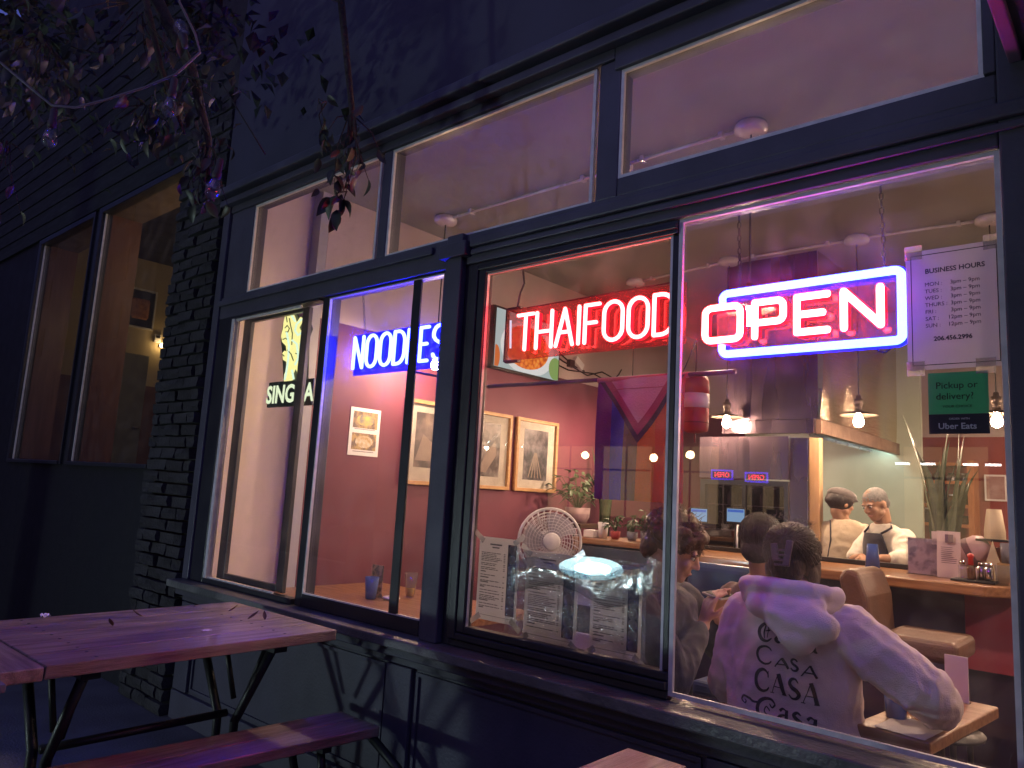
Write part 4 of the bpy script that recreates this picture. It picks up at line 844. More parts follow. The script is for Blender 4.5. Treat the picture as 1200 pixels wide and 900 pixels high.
# fan
fn = thing("pedestal_fan", "white pedestal fan standing behind the taped menus", "fan", (-3.25,1.95,0)); fc = Vector((-3.235,1.93,1.085))
fd = Vector((.80,-.60,0)).normalized(); fr = Matrix((Vector((fd.y,-fd.x,0)), Vector((0,0,1)), fd)).transposed()
def fring(r, tube, z=0.0, n=40): return [fc+fr @ Vector((r*math.cos(2*PI*k/n), r*math.sin(2*PI*k/n), z)) for k in range(n)]
fan_w = mat("fan_white", (0.70,0.68,0.72), .35)
MB().tube(fring(.222,.008), .010, 8, closed=True).obj("rim", fan_w, fn)
for z in (.05,-.05):
    b = MB()
    for k in range(9):
        r = .055+k*.020; dz = z*(1-(r/.235)**2)
        b.tube(fring(r, 0, dz, 32), .0022, 4, closed=True)
    for k in range(28):
        a = 2*PI*k/28
        b.tube([fc+fr @ Vector((q*math.cos(a+q*2), q*math.sin(a+q*2), z*(1-(q/.235)**2))) for q in (.05,.11,.17,.22)], .0022, 4)
    b.obj("grille", fan_w, fn)
b = MB(); b.lathe([(.002,.062),(.05,.058),(.062,.05),(.062,.04)], 20); b.v = [fc+fr @ v for v in b.v]; b.obj("hub_badge", fan_w, fn)
for k in range(3):
    b = MB(); a0 = k*2*PI/3
    b.sheet(lambda u, v: fc+fr @ Vector(((.04+.15*u)*math.cos(a0+(v-.5)*1.35), (.04+.15*u)*math.sin(a0+(v-.5)*1.35), (v-.5)*.04)), 5, 6); b.obj("blade", mat("fan_blade_clear", (0.5,0.47,0.52), .3), fn)
b = MB(); b.lathe([(.05,-.16),(.065,-.14),(.07,-.06),(.05,-.05)], 16); b.v = [fc+fr @ v for v in b.v]; b.obj("motor", fan_w, fn)
MB().tube([fc-fd*.10+Vector((0,0,-.03)), fc-fd*.12+Vector((0,0,-.30)), fc-fd*.12+Vector((0,0,-1.05))], [.022,.018,.016], 10).obj("pole", fan_w, fn)
MB().lathe([(.20,0),(.20,.02),(.06,.05),(.02,.06)], 24, tuple(Vector((fc.x-fd.x*.12, fc.y-fd.y*.12, 0)))).obj("foot", fan_w, fn)
MB().box(fc.x-fd.x*.12-.04, fc.x-fd.x*.12+.04, fc.y-fd.y*.12-.09, fc.y-fd.y*.12-.02, .62, .82).obj("control_box", fan_w, fn, .01)
# cabinet with plants
cbn = thing("wooden_cabinet", "low cabinet with a worn wooden top carrying small plants", "cabinet", (-2.85,2.4,0))
MB().box(-3.25,-2.52,2.20,2.62,1.075,1.115).obj("cabinet_top", wood, cbn, .006)
MB().box(-3.20,-2.57,2.24,2.60,.06,1.074).obj("carcass", mat("dark_navy_cabinet", (0.03,0.035,0.06), .4), cbn)
MB().box(-3.17,-2.62,2.215,2.239,.975,1.06).obj("drawer", mat("slate_drawer", (0.06,0.07,0.10), .35), cbn, .004)
MB().box(-3.17,-2.90,2.215,2.239,.10,.955).obj("door", MATS["slate_drawer"], cbn, .004); MB().box(-2.885,-2.62,2.215,2.239,.10,.955).obj("door", MATS["slate_drawer"], cbn, .004)
leaf_d = [mat("dark_leaf_a", (0.035,0.075,0.03), .45, (0.05,0.10,0.04), 9), mat("dark_leaf_b", (0.055,0.085,0.035), .45, (0.03,0.06,0.03), 9), mat("sick_yellow_leaf", (0.30,0.20,0.05), .5, (0.18,0.14,0.04), 9)]
def leaf_mesh(l, w, m, fold=.35, tip=.18, name="leaf", bend=.2):
    b = MB(); n = 5; vs = []; fs = []
    for i in range(n+1):
        t = i/n; hw = w*.5*math.sin(PI*min(1, t*.93+.05))**.8*(1-.25*t); y = l*t; z = -bend*l*t*t
        if i == n: hw = .001
        vs += [(-hw, y, z+hw*fold), (0, y, z), (hw, y, z+hw*fold)]
    for i in range(n):
        for j in range(2): fs.append((i*3+j, i*3+j+1, (i+1)*3+j+1, (i+1)*3+j))
    b.add(vs, fs, True); return b.mesh(name, m)
def potted(name, label, x, y, z, pr, ph, pm, n, lr, ll, sd, lm=None, pot=True):
    t = thing(name, label, "plant", (x,y,z)); r = random.Random(sd)
    if pot: MB().lathe([(pr*.7,z),(pr*.95,z+ph*.4),(pr,z+ph),(pr*.88,z+ph),(pr*.85,z+ph*.85),(.001,z+ph*.85)], 18, (x,y,0)).obj("pot", pm, t)
    ms = [leaf_mesh(ll, ll*.5, leaf_d[k % 2]) for k in range(3)]
    st = MB()
    for k in range(n):
        a = r.uniform(0, 2*PI); e = r.uniform(.1, 1.0); d = Vector((math.cos(a)*math.sin(e), math.sin(a)*math.sin(e), math.cos(e)))
        q = Vector((x,y,z+ph*.85))+d*lr*r.uniform(.35, 1)
        if k % 3 == 0: st.tube([(x,y,z+ph*.8), Vector((x,y,z+ph*.85)).lerp(q,.5)+Vector((0,0,.02)), q], .0025, 4)
        link_mesh("leaf", r.choice(ms), t, q, (r.uniform(-.9,.6), r.uniform(-.6,.6), a-PI/2+r.uniform(-.6,.6)), (1,1,1) if r.random() < .5 else (.75,.75,.75))
    st.obj("stem", leaf_d[0], t)
    return t
terra = mat("mauve_pot", (0.36,0.24,0.26), .5, (0.30,0.19,0.21), 8); greyp_ = mat("grey_pot", (0.22,0.22,0.25), .5); redp = mat("red_pot", (0.42,0.05,0.05), .45)
pst = thing("plant_stand", "tall dark stand holding the bushy plant by the maroon wall", "stand", (-3.88,3.1,0)); MB().box(-4.05,-3.70,2.92,3.30,1.14,1.175).obj("stand_top", mat("dark_stand_wood", (0.06,0.03,0.02), .4), pst, .004)
for xx in (-4.03,-3.72):
    for yy in (2.94,3.28): MB().tube([(xx,yy,0),(xx,yy,1.139)], .016, 8).obj("leg", blackm, pst)
potted("bushy_plant", "bushy dark plant in a mauve pot behind the white fan", -3.88,3.12,1.176,.11,.13,terra,110,.36,.085,3)
potted("small_plant", "little plant in a red pot on the cabinet top", -2.99,2.37,1.116,.035,.055,redp,26,.12,.05,5)
potted("small_plant", "little plant in a grey pot in the middle of the cabinet top", -2.87,2.40,1.116,.04,.06,greyp_,30,.13,.055,6)
potted("small_plant", "leafy plant in a grey pot near the right end of the cabinet top", -2.74,2.38,1.116,.045,.07,greyp_,34,.15,.06,7)
potted("small_plant", "yellowish plant in a tan pot at the right end of the cabinet top", -2.62,2.44,1.116,.04,.06,mat("tan_pot", (0.42,0.26,0.08), .5),28,.13,.055,8)
tumbler("paper_cup", "white cup at the left end of the cabinet top beside the little plants", -3.09,2.36,1.116,.03,.04,.11,white_m, cat="cup")
mb_ = MB().box(-3.22,-3.13,2.30,2.42,1.116,1.165).obj("card_box", paper_m, None, .003); tag(mb_, "small white card box on the cabinet top nearest the fan", "box")
def sword_plant(name, label, x, y, z, leaves, pm, pr=.11, ph=.17):
    t = thing(name, label, "plant", (x,y,z))
    MB().lathe([(pr*.75,z),(pr,z+ph),(pr*.9,z+ph),(pr*.85,z+ph*.9),(.001,z+ph*.9)], 20, (x,y,0)).obj("pot", pm, t)
    for k, (dx, dy, h, lean, w_) in enumerate(leaves):
        b = MB(); n = 10; vs = []; fs = []; tw = (k*37 % 100)/100*2-1
        for i in range(n+1):
            q = i/n; hw = w_*.5*(1-(max(0, q-.25)/.75)**2.2)*(.7+.3*min(1, q*4)); hw = max(hw, .0012)
            a = tw*.9*q+tw; c_ = Vector((x+dx*.5+lean*q*q+dx*.5*q, y+dy, z+ph*.85+h*q)); s_ = Vector((math.cos(a), math.sin(a), 0)); nn = Vector((-math.sin(a), math.cos(a), 0))
            vs += [c_-s_*hw+nn*hw*.35, c_, c_+s_*hw+nn*hw*.35]
        for i in range(n):
            for j in range(2): fs.append((i*3+j, i*3+j+1, (i+1)*3+j+1, (i+1)*3+j))
        b.add(vs, fs, True); b.obj("leaf", sword_m[k % 2], t)
    return t
sword_m = [mat("sword_leaf_a", (0.035,0.06,0.03), .4, (0.08,0.10,0.05), 14, stretch=(.6,.6,2.5)), mat("sword_leaf_b", (0.055,0.07,0.03), .4, (0.028,0.048,0.028), 18, stretch=(.6,.6,2.5))]
rs = random.Random(21)
sword_plant("snake_plant", "tall snake plant standing on the counter between cook and sticker", -1.02,2.84,1.071,[(-.09+.18*(k*7 % 22)/21+rs.uniform(-.02,.02), rs.uniform(-.05,.05), h, l, .052) for k, (h, l) in enumerate(((.80,-.10),(.62,-.12),(.52,-.03),(.72,.0),(.45,-.02),(.60,.02),(.66,.05),(.50,.03),(.74,.06),(.42,.06),(.64,.09),(.56,.12),(.48,.10),(.35,.16),(.30,-.10),(.40,-.06),(.36,.02),(.44,.04),(.33,.08),(.38,-.02),(.54,-.08),(.47,.13)))], mat("charcoal_pot", (0.04,0.035,0.04), .5))
sword_plant("snake_plant", "tall snake plant in the shadow beside the maroon wall", -3.95,3.62,.75,[(-.06+.12*k/7, rs.uniform(-.05,.05), h, l, .055) for k, (h, l) in enumerate(((.95,-.12),(.7,-.05),(.85,.02),(1.05,.05),(.6,.1),(.78,.15),(.66,.05),(.9,.0)))], MATS["charcoal_pot"], .12, .22)
MB().lathe([(.14,0),(.14,.03),(.12,.05),(.12,.72),(.14,.74),(.14,.749)], 18, (-3.95,3.62,0)).obj("plant_plinth", MATS["dark_stand_wood"]); tag(bpy.data.objects["plant_plinth"], "round dark plinth under the shadowed snake plant", "plinth")
# white chair behind the menus
wch = thing("folding_chair", "white folding chair behind the gap between the menus", "chair", (-2.5,.9,0))
for (x, y) in ((-2.62,.75),(-2.25,.75),(-2.62,1.1),(-2.25,1.1)): MB().tube([(x,y,0),(x,y,.98 if y > 1 else .46)], .016, 8).obj("leg", white_m, wch)
MB().box(-2.64,-2.23,.73,1.12,.46,.49).obj("seat", oak, wch, .005); MB().box(-2.63,-2.24,1.085,1.105,.84,.97).obj("backrest", white_m, wch, .005); MB().box(-2.63,-2.24,1.085,1.105,.62,.70).obj("backrest_slat", white_m, wch, .005)

# ================================================================ OUTSIDE: TABLES, BENCH
def skew(mb, k):
    for v in mb.v: v.x += k*(v.y+.25)
    return mb
rw = random.Random(5)
def picnic_table(label, x0, x1, y0, y1, z, nplank, board_y0, k=0.0, arms=True):
    t = thing("picnic_table", label, "table", ((x0+x1)/2,(y0+y1)/2,0), "outdoor plank tables")
    w_ = (x1-x0)/nplank
    for i in range(nplank):
        dz = rw.uniform(-.0015,.0015)
        skew(MB().box(x0+i*w_+.0012, x0+(i+1)*w_-.0012, board_y0+.0015, y1, z-.042+dz, z+dz), k).obj("plank", wood_dy, t, .004, seg=3)
    if board_y0 > y0: skew(MB().box(x0, x1, y0, board_y0-.0015, z-.044, z-.001), k).obj("end_board", wood_d, t, .006, seg=3)
    for yy in (y0+.28, y1-.22):
        skew(MB().box(x0+.06, x1-.06, yy-.03, yy+.03, z-.075, z-.045), k).obj("cross_rail", blackm, t, .003)
        cx = (x0+x1)/2+k*(yy+.25)
        for s_ in (-1,1):
            MB().tube([(cx+s_*(x1-x0)*.36,yy,z-.07),(cx+s_*.07,yy,.40),(cx+s_*.06,yy,.02)], .019, 8).obj("leg", blackm, t)
            MB().tube([(cx+s_*(x1-x0)*.22,yy+.05,z-.07),(cx+s_*.04,yy+.05,.46)], .012, 8).obj("brace", blackm, t)
        MB().tube([(cx-.36,yy,.02),(cx+.36,yy,.02)], .02, 8).obj("foot_bar", blackm, t)
    MB().tube([((x0+x1)/2+k*(y0+.53),y0+.28,.42),((x0+x1)/2+k*(y1+.03),y1-.22,.42)], .016, 8).obj("stretcher", blackm, t)
    b = MB()
    for yy in (y0+.28, y1-.22):
        for i in range(nplank):
            for sx in (.25,.75): b.lathe([(.006,z+.0012),(.005,z+.0022),(.001,z+.0022)], 8, (x0+(i+sx)*w_+k*(yy+.25),yy,0))
    b.obj("screw_heads", blackm, t, kind="stuff")
    return t
picnic_table("weathered plank table with a breadboard end, left of the bench", -3.455,-2.615,-1.455,-.255,.80,5,-1.335,-.02)
picnic_table("weathered plank table whose corner shows at the bottom edge of the photo", -1.03,-.22,-2.05,-.54,.80,5,-2.0)
bn = thing("plank_bench", "two plank wooden bench on curved black legs below the table", "bench", (-2.6,-.75,0))
for (a, c) in ((-2.685,-2.557),(-2.554,-2.425)): skew(MB().box(a,c,-1.85,-.15,.41,.45), .06).obj("plank", wood_dy, bn, .006, seg=3)
for yy in (-.38,-1.55):
    cx = -2.555+.06*(yy+.25)
    MB().box(cx-.12,cx+.12,yy-.02,yy+.02,.39,.409).obj("seat_bracket", blackm, bn)
    for s_ in (-1,1): MB().tube([(cx+s_*.08,yy,.39),(cx+s_*.10,yy,.32),(cx+s_*.05,yy,.22),(cx+s_*.07,yy,.10),(cx+s_*.15,yy,.015)], .016, 8).obj("leg", blackm, bn)
MB().tube([(-2.52,-.13,.40),(-2.36,-.10,.30),(-2.25,-.09,.22)], .018, 8).obj("end_brace", blackm, bn)
gp = thing("grey_planter", "grey box planter at the left end of the plank table", "planter", (-2.7,-1.62,0)); MB().box(-2.98,-2.50,-1.95,-1.475,.04,.765).obj("box", mat("grey_box_paint", (0.16,0.15,0.18), .6, (0.12,0.115,0.14), 6), gp, .006)
MB().box(-3.0,-2.48,-1.97,-1.465,.766,.79).obj("rim", MATS["grey_box_paint"], gp, .004); MB().box(-2.97,-2.51,-1.94,-1.5,0,.039).obj("plinth", blackm, gp)
dl = mat("dry_leaf", (0.10,0.055,0.03), .7, (0.06,0.03,0.02), 12); ms = [leaf_mesh(.05,.024,dl,.6,bend=-.5), leaf_mesh(.035,.02,dl,.9,bend=-.8)]
for k, (x, y, lab) in enumerate(((-2.98,-.45,"dry leaf near the right end of the plank table"),(-2.93,-.40,"larger curled dry leaf near the right end of the plank table"),(-3.24,-.78,"dry leaf towards the back edge of the plank table"),(-3.10,-.95,"dry leaf near the left half of the plank table"),(-3.2,-.42,"small dry leaf at the far corner of the plank table"))):
    o = link_mesh("dead_leaf", ms[k % 2], None, (x,y,.805), (.15,.1,k*1.3)); tag(o, lab, "leaf", "dry leaves on the plank table")
o = MB().sheet(lambda u, v: (-3.38+.035*u,-1.12+.03*v,.805+.02*noise.noise(Vector((u*5,v*5,2)))+.015), 4, 4).obj("paper_scrap", paper_m); tag(o, "white paper scrap at the back edge of the plank table", "paper")
o = MB().sheet(lambda u, v: (-2.86+.03*u,-.72+.035*v,.806+.004*noise.noise(Vector((u*5,v*5,7)))), 4, 4).obj("paper_scrap", paper_m); tag(o, "white paper scrap in the middle of the plank table", "paper")

# ================================================================ STRING LIGHTS AND FOLIAGE
stl = thing("string_lights", "unlit string of clear bulbs slung in front of the foliage", "string lights", (-3.0,-1.3,2.8))
cab = [(-3.60,-1.98,3.12),(-3.22,-1.57,2.89),(-3.09,-1.42,2.745),(-3.02,-1.36,2.74),(-2.93,-1.29,2.775),(-2.82,-1.20,2.83),(-2.73,-1.13,2.885),(-2.66,-1.08,2.975),(-2.68,-1.10,3.05),(-2.71,-1.16,3.16),(-2.70,-1.2,3.4)]
MB().tube(cab, .0048, 6).obj("cable", mat("violet_black_cable", (0.13,0.12,0.16), .5), stl)
MB().tube([(-2.73,-1.13,2.885),(-2.63,-1.0,2.88),(-2.55,-.9,2.7),(-2.52,-.85,2.62)], .003, 5).obj("loose_cable", cordm, stl)
sockm = mat("brown_bulb_socket", (0.05,0.04,0.045), .5)
for (x, y, z, tilt) in ((-3.085,-1.41,2.735,0),(-2.735,-1.13,2.875,.1),(-2.70,-1.12,2.99,2.6),(-2.60,-.98,2.575,.3)):
    R2 = Matrix.Rotation(tilt,3,'Y')
    b = MB(); b.lathe([(.008,0),(.012,-.008),(.013,-.05),(.016,-.055),(.016,-.075),(.013,-.078)], 12); b.v = [R2 @ v+Vector((x,y,z)) for v in b.v]; sk = b.obj("socket", sockm, stl)
    b = MB(); b.lathe([(.012,-.078),(.017,-.09),(.026,-.115),(.027,-.128),(.022,-.145),(.010,-.154),(.001,-.155)], 16); b.v = [R2 @ v+Vector((x,y,z)) for v in b.v]; b.obj("bulb", glassy("string_bulb_glass", (0.85,0.85,0.92), .10, .02, diff=.03, dcol=(0.7,0.7,0.8)), stl)
tree = thing("street_tree", "leafy street tree hanging over the left of the shopfront", "tree", (-6.6,-2.9,0))
bark = mat("dark_bark", (0.05,0.04,0.035), .9, (0.03,0.025,0.02), 12, .8)
MB().tube([(-6.6,-2.9,0),(-6.55,-2.88,1.5),(-6.45,-2.8,3.0),(-6.2,-2.6,4.2)], [.15,.12,.10,.07], 12).obj("trunk", bark, tree)
br_pts = [[(-6.2,-2.6,4.2),(-5.2,-2.0,4.2),(-4.0,-1.5,3.9),(-3.1,-1.2,3.5),(-2.95,-1.1,3.0),(-2.9,-1.0,2.75)],[(-4.0,-1.5,3.9),(-3.2,-1.0,3.8),(-2.5,-.6,3.4),(-2.42,-.55,2.9),(-2.42,-.54,2.6)],[(-4.6,-1.75,4.05),(-3.9,-1.5,3.5),(-3.3,-1.3,3.0)],[(-5.2,-2.0,4.2),(-4.4,-1.4,4.6),(-3.4,-.6,4.3),(-2.6,-.4,3.9)],[(-3.1,-1.2,3.5),(-2.95,-.98,3.05),(-2.86,-.92,2.75),(-2.84,-.9,2.5)]]
for P in br_pts: MB().tube(P, [.03*(1-.8*i/(len(P)-1)) for i in range(len(P))], 7).obj("branch", bark, tree)
lms = [leaf_mesh(.085,.05,mat("night_leaf_%d" % k, c_, .42, tuple(q*.6 for q in c_), 14), .45, bend=.35) for k, c_ in enumerate(((0.03,0.045,0.03),(0.05,0.055,0.042),(0.022,0.036,0.026),(0.075,0.07,0.04)))]
rl = random.Random(77)
def put_leaf(p, s_): link_mesh("leaf", rl.choice(lms), tree, p, (rl.uniform(-1.9,-.7), rl.uniform(-.7,.7), rl.uniform(0,2*PI)), (s_,s_,s_))
def cluster(c, r, n, s0=.5, s1=.9):
    tw = MB(); tc_ = Vector(c)+Vector((0,0,r[2]*.9))
    for k in range(n):
        d = Vector((rl.gauss(0,1), rl.gauss(0,1), rl.gauss(0,1)))*.5; p_ = Vector(c)+Vector((d.x*r[0], d.y*r[1], d.z*r[2])); put_leaf(p_, rl.uniform(s0,s1))
        if k % 3 == 0: tw.tube([tc_+Vector((d.x*r[0]*.2, d.y*r[1]*.2, 0)), tc_.lerp(p_,.5)+Vector((rl.uniform(-.03,.03), rl.uniform(-.03,.03), rl.uniform(0,.03))), p_], [.0035,.0025,.0012], 4)
    tw.obj("twigs", bark, tree, kind="stuff")
cluster((-2.43,-.55,2.70), (.11,.10,.20), 46); cluster((-2.46,-.56,2.50), (.05,.05,.06), 8, .8, 1.2); cluster((-2.50,-.62,2.86), (.05,.05,.08), 8)
cluster((-2.85,-.92,2.56), (.09,.09,.17), 40); cluster((-2.92,-1.0,2.85), (.12,.1,.15), 26); cluster((-3.03,-1.1,2.78), (.14,.12,.10), 46)
cluster((-3.35,-1.42,2.98), (.20,.18,.16), 60); cluster((-3.02,-1.2,3.1), (.3,.25,.15), 26); cluster((-3.55,-1.45,2.5), (.12,.12,.25), 16)
b = MB()
for k in range(6000):
    q = Vector((rl.uniform(-5.6,-2.1), 0, 0)); q.y = -2.1+(q.x+5.6)*.42+rl.gauss(0,.35); q.z = 3.02+abs(rl.gauss(0,.6))+max(0,(-3.4-q.x))*.05+max(0,q.x+3.3)*.35
    if q.y > -.15 or q.x > -2.95: continue
    a = Matrix.Rotation(rl.uniform(0,6.3),3,'Z') @ Matrix.Rotation(rl.uniform(-1.6,1.2),3,'X'); s_ = rl.uniform(.05,.10)
    if noise.noise(q*2.2) < (-.12 if q.x < -3.2 else .12): continue
    b.add([q+a @ Vector(v)*s_ for v in ((0,0,0),(.32,.45,.1),(0,1,-.15),(-.32,.45,.1),(0,.45,0))], [(0,1,4),(1,2,4),(2,3,4),(3,0,4)])
b.obj("foliage", mat("night_foliage", (0.028,0.038,0.022), .7, (0.016,0.024,0.016), 2.5), tree, kind="stuff")

# ================================================================ PEOPLE
def capsule(mb, p0, r0, p1, r1, n=12):
    p0, p1 = Vector(p0), Vector(p1)
    mb.tube([p0.lerp(p1, i/3) for i in range(4)], [r0+(r1-r0)*i/3 for i in range(4)], n)
    mb.ell(p0, (r0,)*3, n, 7); mb.ell(p1, (r1,)*3, n, 7)
def limb(mb, pts, rs):
    for i in range(len(pts)-1): capsule(mb, pts[i], rs[i], pts[i+1], rs[i+1])
def loft(mb, secs, yaw=0.0, n=24, ex=2.4):
    rings = []
    c, s = math.cos(yaw), math.sin(yaw)
    for (x, y, z, rx, ry) in secs:
        for j in range(n):
            a = 2*PI*j/n; ca, sa = math.cos(a), math.sin(a)
            u = rx*math.copysign(abs(ca)**(2/ex), ca); v = ry*math.copysign(abs(sa)**(2/ex), sa)
            rings.append((x+u*c-v*s, y+u*s+v*c, z))
    fs = [(i*n+j, i*n+(j+1) % n, (i+1)*n+(j+1) % n, (i+1)*n+j) for i in range(len(secs)-1) for j in range(n)]
    fs += [tuple(reversed(range(n))), tuple((len(secs)-1)*n+j for j in range(n))]
    mb.add(rings, fs, True)
def fuse(mb, voxel, it=3, fac=.5, fold=None):
    """melts overlapping volumes into one continuous skin"""
    ob = bpy.data.objects.new("fuse", mb.mesh("fuse", None)); C.objects.link(ob)
    m = ob.modifiers.new("r", 'REMESH'); m.mode = 'VOXEL'; m.voxel_size = voxel; m.use_smooth_shade = True
    if it: s = ob.modifiers.new("s", 'SMOOTH'); s.iterations = it; s.factor = fac
    me = bpy.data.meshes.new_from_object(ob.evaluated_get(bpy.context.evaluated_depsgraph_get()))
    out = MB(); vs = [v.co.copy() for v in me.vertices]
    if fold:
        for i, v in enumerate(me.vertices): vs[i] = vs[i]+v.normal*fold(vs[i])
    out.add(vs, [list(p.vertices) for p in me.polygons], True)
    bpy.data.objects.remove(ob); bpy.data.meshes.remove(me)
    return out
def hand(mb, w, d, up, side, curl=.5, s=1.0):
    """wrist w, pointing d, back of the hand up; side +1 puts the thumb to d x up"""
    d = Vector(d).normalized(); up = (Vector(up)-d*Vector(up).dot(d)).normalized(); x = d.cross(up)*side; w = Vector(w)
    for q in (-.022, 0, .022): capsule(mb, w+d*.015*s+x*q*.7*s, .016*s, w+d*.085*s+x*q*1.25*s, .0125*s, 8)
    for k, (q, l) in enumerate(((.031,.070),(.011,.080),(-.010,.075),(-.030,.058))):
        c = curl*(1+.12*k); a0 = w+d*.088*s+x*q*s
        d1 = (d*math.cos(c)-up*math.sin(c)); d2 = (d*math.cos(c*2.1)-up*math.sin(c*2.1))
        m_ = a0+d1*l*.5*s; capsule(mb, a0, .0095*s, m_, .0088*s, 8); capsule(mb, m_, .0088*s, m_+d2*l*.5*s, .0070*s, 8)
    t0 = w+d*.028*s+x*.026*s; t1 = t0+(d*.6+x*.75-up*.25).normalized()*.040*s; t2 = t1+(d*.9+x*.25-up*.35).normalized()*.032*s
    capsule(mb, t0, .013*s, t1, .0105*s, 8); capsule(mb, t1, .0105*s, t2, .0085*s, 8)
def headframe(c, fwd, up=(0,0,1), s=1.0):
    f = Vector(fwd).normalized(); u = (Vector(up)-f*Vector(up).dot(f)).normalized(); r = f.cross(u)
    Mx = Matrix((r, f, u)).transposed(); c = Vector(c)
    return (lambda x, y, z: c+Mx @ Vector((x*s, y*s, z*s))), Mx
def head(mb, H, Mx, s=1.0):
    E_ = lambda c, r: mb.ell(H(*c), tuple(q*s for q in r), 16, 11, Mx)
    E_((0,-.012,.028), (.074,.094,.090)); E_((0,.028,-.030), (.058,.062,.078)); E_((0,.050,-.080), (.036,.034,.030)); E_((0,.066,-.092), (.020,.018,.016))
    for q in (-1,1):
        E_((q*.036,.060,-.022), (.022,.022,.022)); E_((q*.026,.078,.026), (.026,.012,.010)); E_((q*.076,-.004,-.012), (.010,.021,.030)); E_((q*.046,.02,-.062), (.018,.03,.022))
    capsule(mb, H(0,.086,.014), .0085*s, H(0,.106,-.022), .0115*s, 8); E_((-.011,.095,-.026), (.008,.010,.007)); E_((.011,.095,-.026), (.008,.010,.007))
    E_((0,.082,-.052), (.024,.012,.006)); E_((0,.080,-.064), (.020,.012,.007))
def face(H, Mx, parent, s, browm, lipm):
    for q in (-1,1):
        ey = MB(); ey.ell(H(q*.030,.0775,.008), (.0125*s,.008*s,.0065*s), 10, 7, Mx); e_ = ey.obj("eye", MATS["eye_white"], parent)
        MB().ell(H(q*.030,.0845,.007), (.006*s,.003*s,.006*s), 8, 5, Mx).obj("iris", ink_m, e_)
        b = MB(); b.tube([H(q*.014,.090,.026), H(q*.030,.091,.031), H(q*.047,.079,.026)], [.003*s,.004*s,.002*s], 6); b.obj("eyebrow", browm, parent)
    b = MB(); b.tube([H(-.024,.086,-.058), H(0,.0935,-.056), H(.024,.086,-.058)], [.002*s,.005*s,.002*s], 6); b.obj("lips", lipm, parent)
mat("eye_white", (0.62,0.58,0.55), .3)
def skin(name, c): 
    m = mat(name, c, .5, tuple(q*.86 for q in c), 14, .1, 160); m.node_tree.nodes["Principled BSDF"].inputs["Subsurface Weight"].default_value = .15
    m.node_tree.nodes["Principled BSDF"].inputs["Subsurface Radius"].default_value = (.02,.008,.005); return m
sk1, sk2, sk3 = skin("light_skin", (0.56,0.33,0.25)), skin("tan_skin", (0.40,0.23,0.15)), skin("brown_skin", (0.33,0.18,0.11))
lipm = mat("lip_rose", (0.38,0.14,0.12), .45)
hair_b = mat("dark_brown_hair", (0.030,0.014,0.009), .42, (0.065,0.030,0.017), 30, .5, 60, stretch=(6,6,1)); hair_k = mat("black_hair", (0.008,0.006,0.008), .42, (0.018,0.013,0.014), 30, .5, 60, stretch=(6,6,1))
hair_c = mat("brown_curly_hair", (0.055,0.026,0.014), .5, (0.12,0.06,0.03), 26, .7, 40); hair_g = mat("grey_cropped_hair", (0.10,0.10,0.10), .7, (0.20,0.20,0.20), 120, .8, 300)
def cloth(name, c, sc=3.0): return mat(name, c, .9, tuple(q*.90 for q in c), sc, .35, 260, sheen=.35)
def folds(seed, a=.006, f=7.0):
    def g(v):
        w = Vector((v.x*f+seed, v.y*f, v.z*f*.75)); q = noise.noise_vector(w*.6)
        return a*(abs(noise.noise(w+q*1.3))*-1.6+.45)+a*.35*noise.noise(v*38+Vector((seed,0,0)))
    return g
def strands(mb, H, r, n, fn, seed, rad=.0016):
    q = random.Random(seed)
    for k in range(n): mb.tube(fn(q), [rad, rad, rad*.9, rad*.4] if True else rad, 4, caps=False)

# ---- the person in the pink hoodie, back to the glass
w1 = thing("person", "person in a pale pink hoodie printed CASA, sitting back to the window", "person", (-.98,.44,0))
hc = (-.985,.415,1.225)
H, Mx = headframe(hc, (-.12,.98,-.16))
b = MB(); head(b, H, Mx); capsule(b, H(0,-.02,-.07), .052, (-.985,.40,1.06), .058)
loft(b, [(-.98,.42,.42,.17,.12),(-.98,.42,.6,.16,.11),(-.98,.42,.85,.17,.11),(-.98,.42,1.0,.18,.10),(-.98,.42,1.07,.10,.08)])
limb(b, [(-1.16,.42,1.02),(-1.215,.45,.77),(-1.14,.68,.765)], [.05,.042,.027]); limb(b, [(-.785,.42,1.01),(-.575,.46,.86),(-.665,.74,.785)], [.05,.042,.027])
hand(b, (-1.14,.69,.765), (.45,.85,-.05), (0,0,1), 1, .35); hand(b, (-.665,.75,.785), (-.4,.85,-.12), (0,0,1), -1, .3)
limb(b, [(-1.08,.45,.50),(-1.11,.86,.50),(-1.11,.84,.09)], [.075,.055,.038]); limb(b, [(-.88,.45,.50),(-.86,.86,.50),(-.86,.84,.09)], [.075,.055,.038])
fuse(b, .0065, 2).obj("body", sk1, w1)
face(H, Mx, w1, 1.0, hair_b, lipm)
b = MB(); limb(b, [(-1.08,.45,.50),(-1.11,.87,.51),(-1.11,.85,.07)], [.10,.078,.065]); limb(b, [(-.88,.45,.50),(-.86,.87,.51),(-.86,.85,.07)], [.10,.078,.065]); loft(b, [(-.98,.42,.42,.19,.14),(-.98,.42,.62,.18,.13)])
fuse(b, .012, 2).obj("trousers", cloth("navy_denim", (0.03,0.035,0.06)), w1)
for x in (-1.11,-.86): b = MB(); capsule(b, (x,.82,.045), .042, (x,.98,.035), .034); fuse(b, .01, 2).obj("shoe", white_m, w1)
hood_m = cloth("pale_pink_fleece", (0.82,0.68,0.68), 2.5)
b = MB()
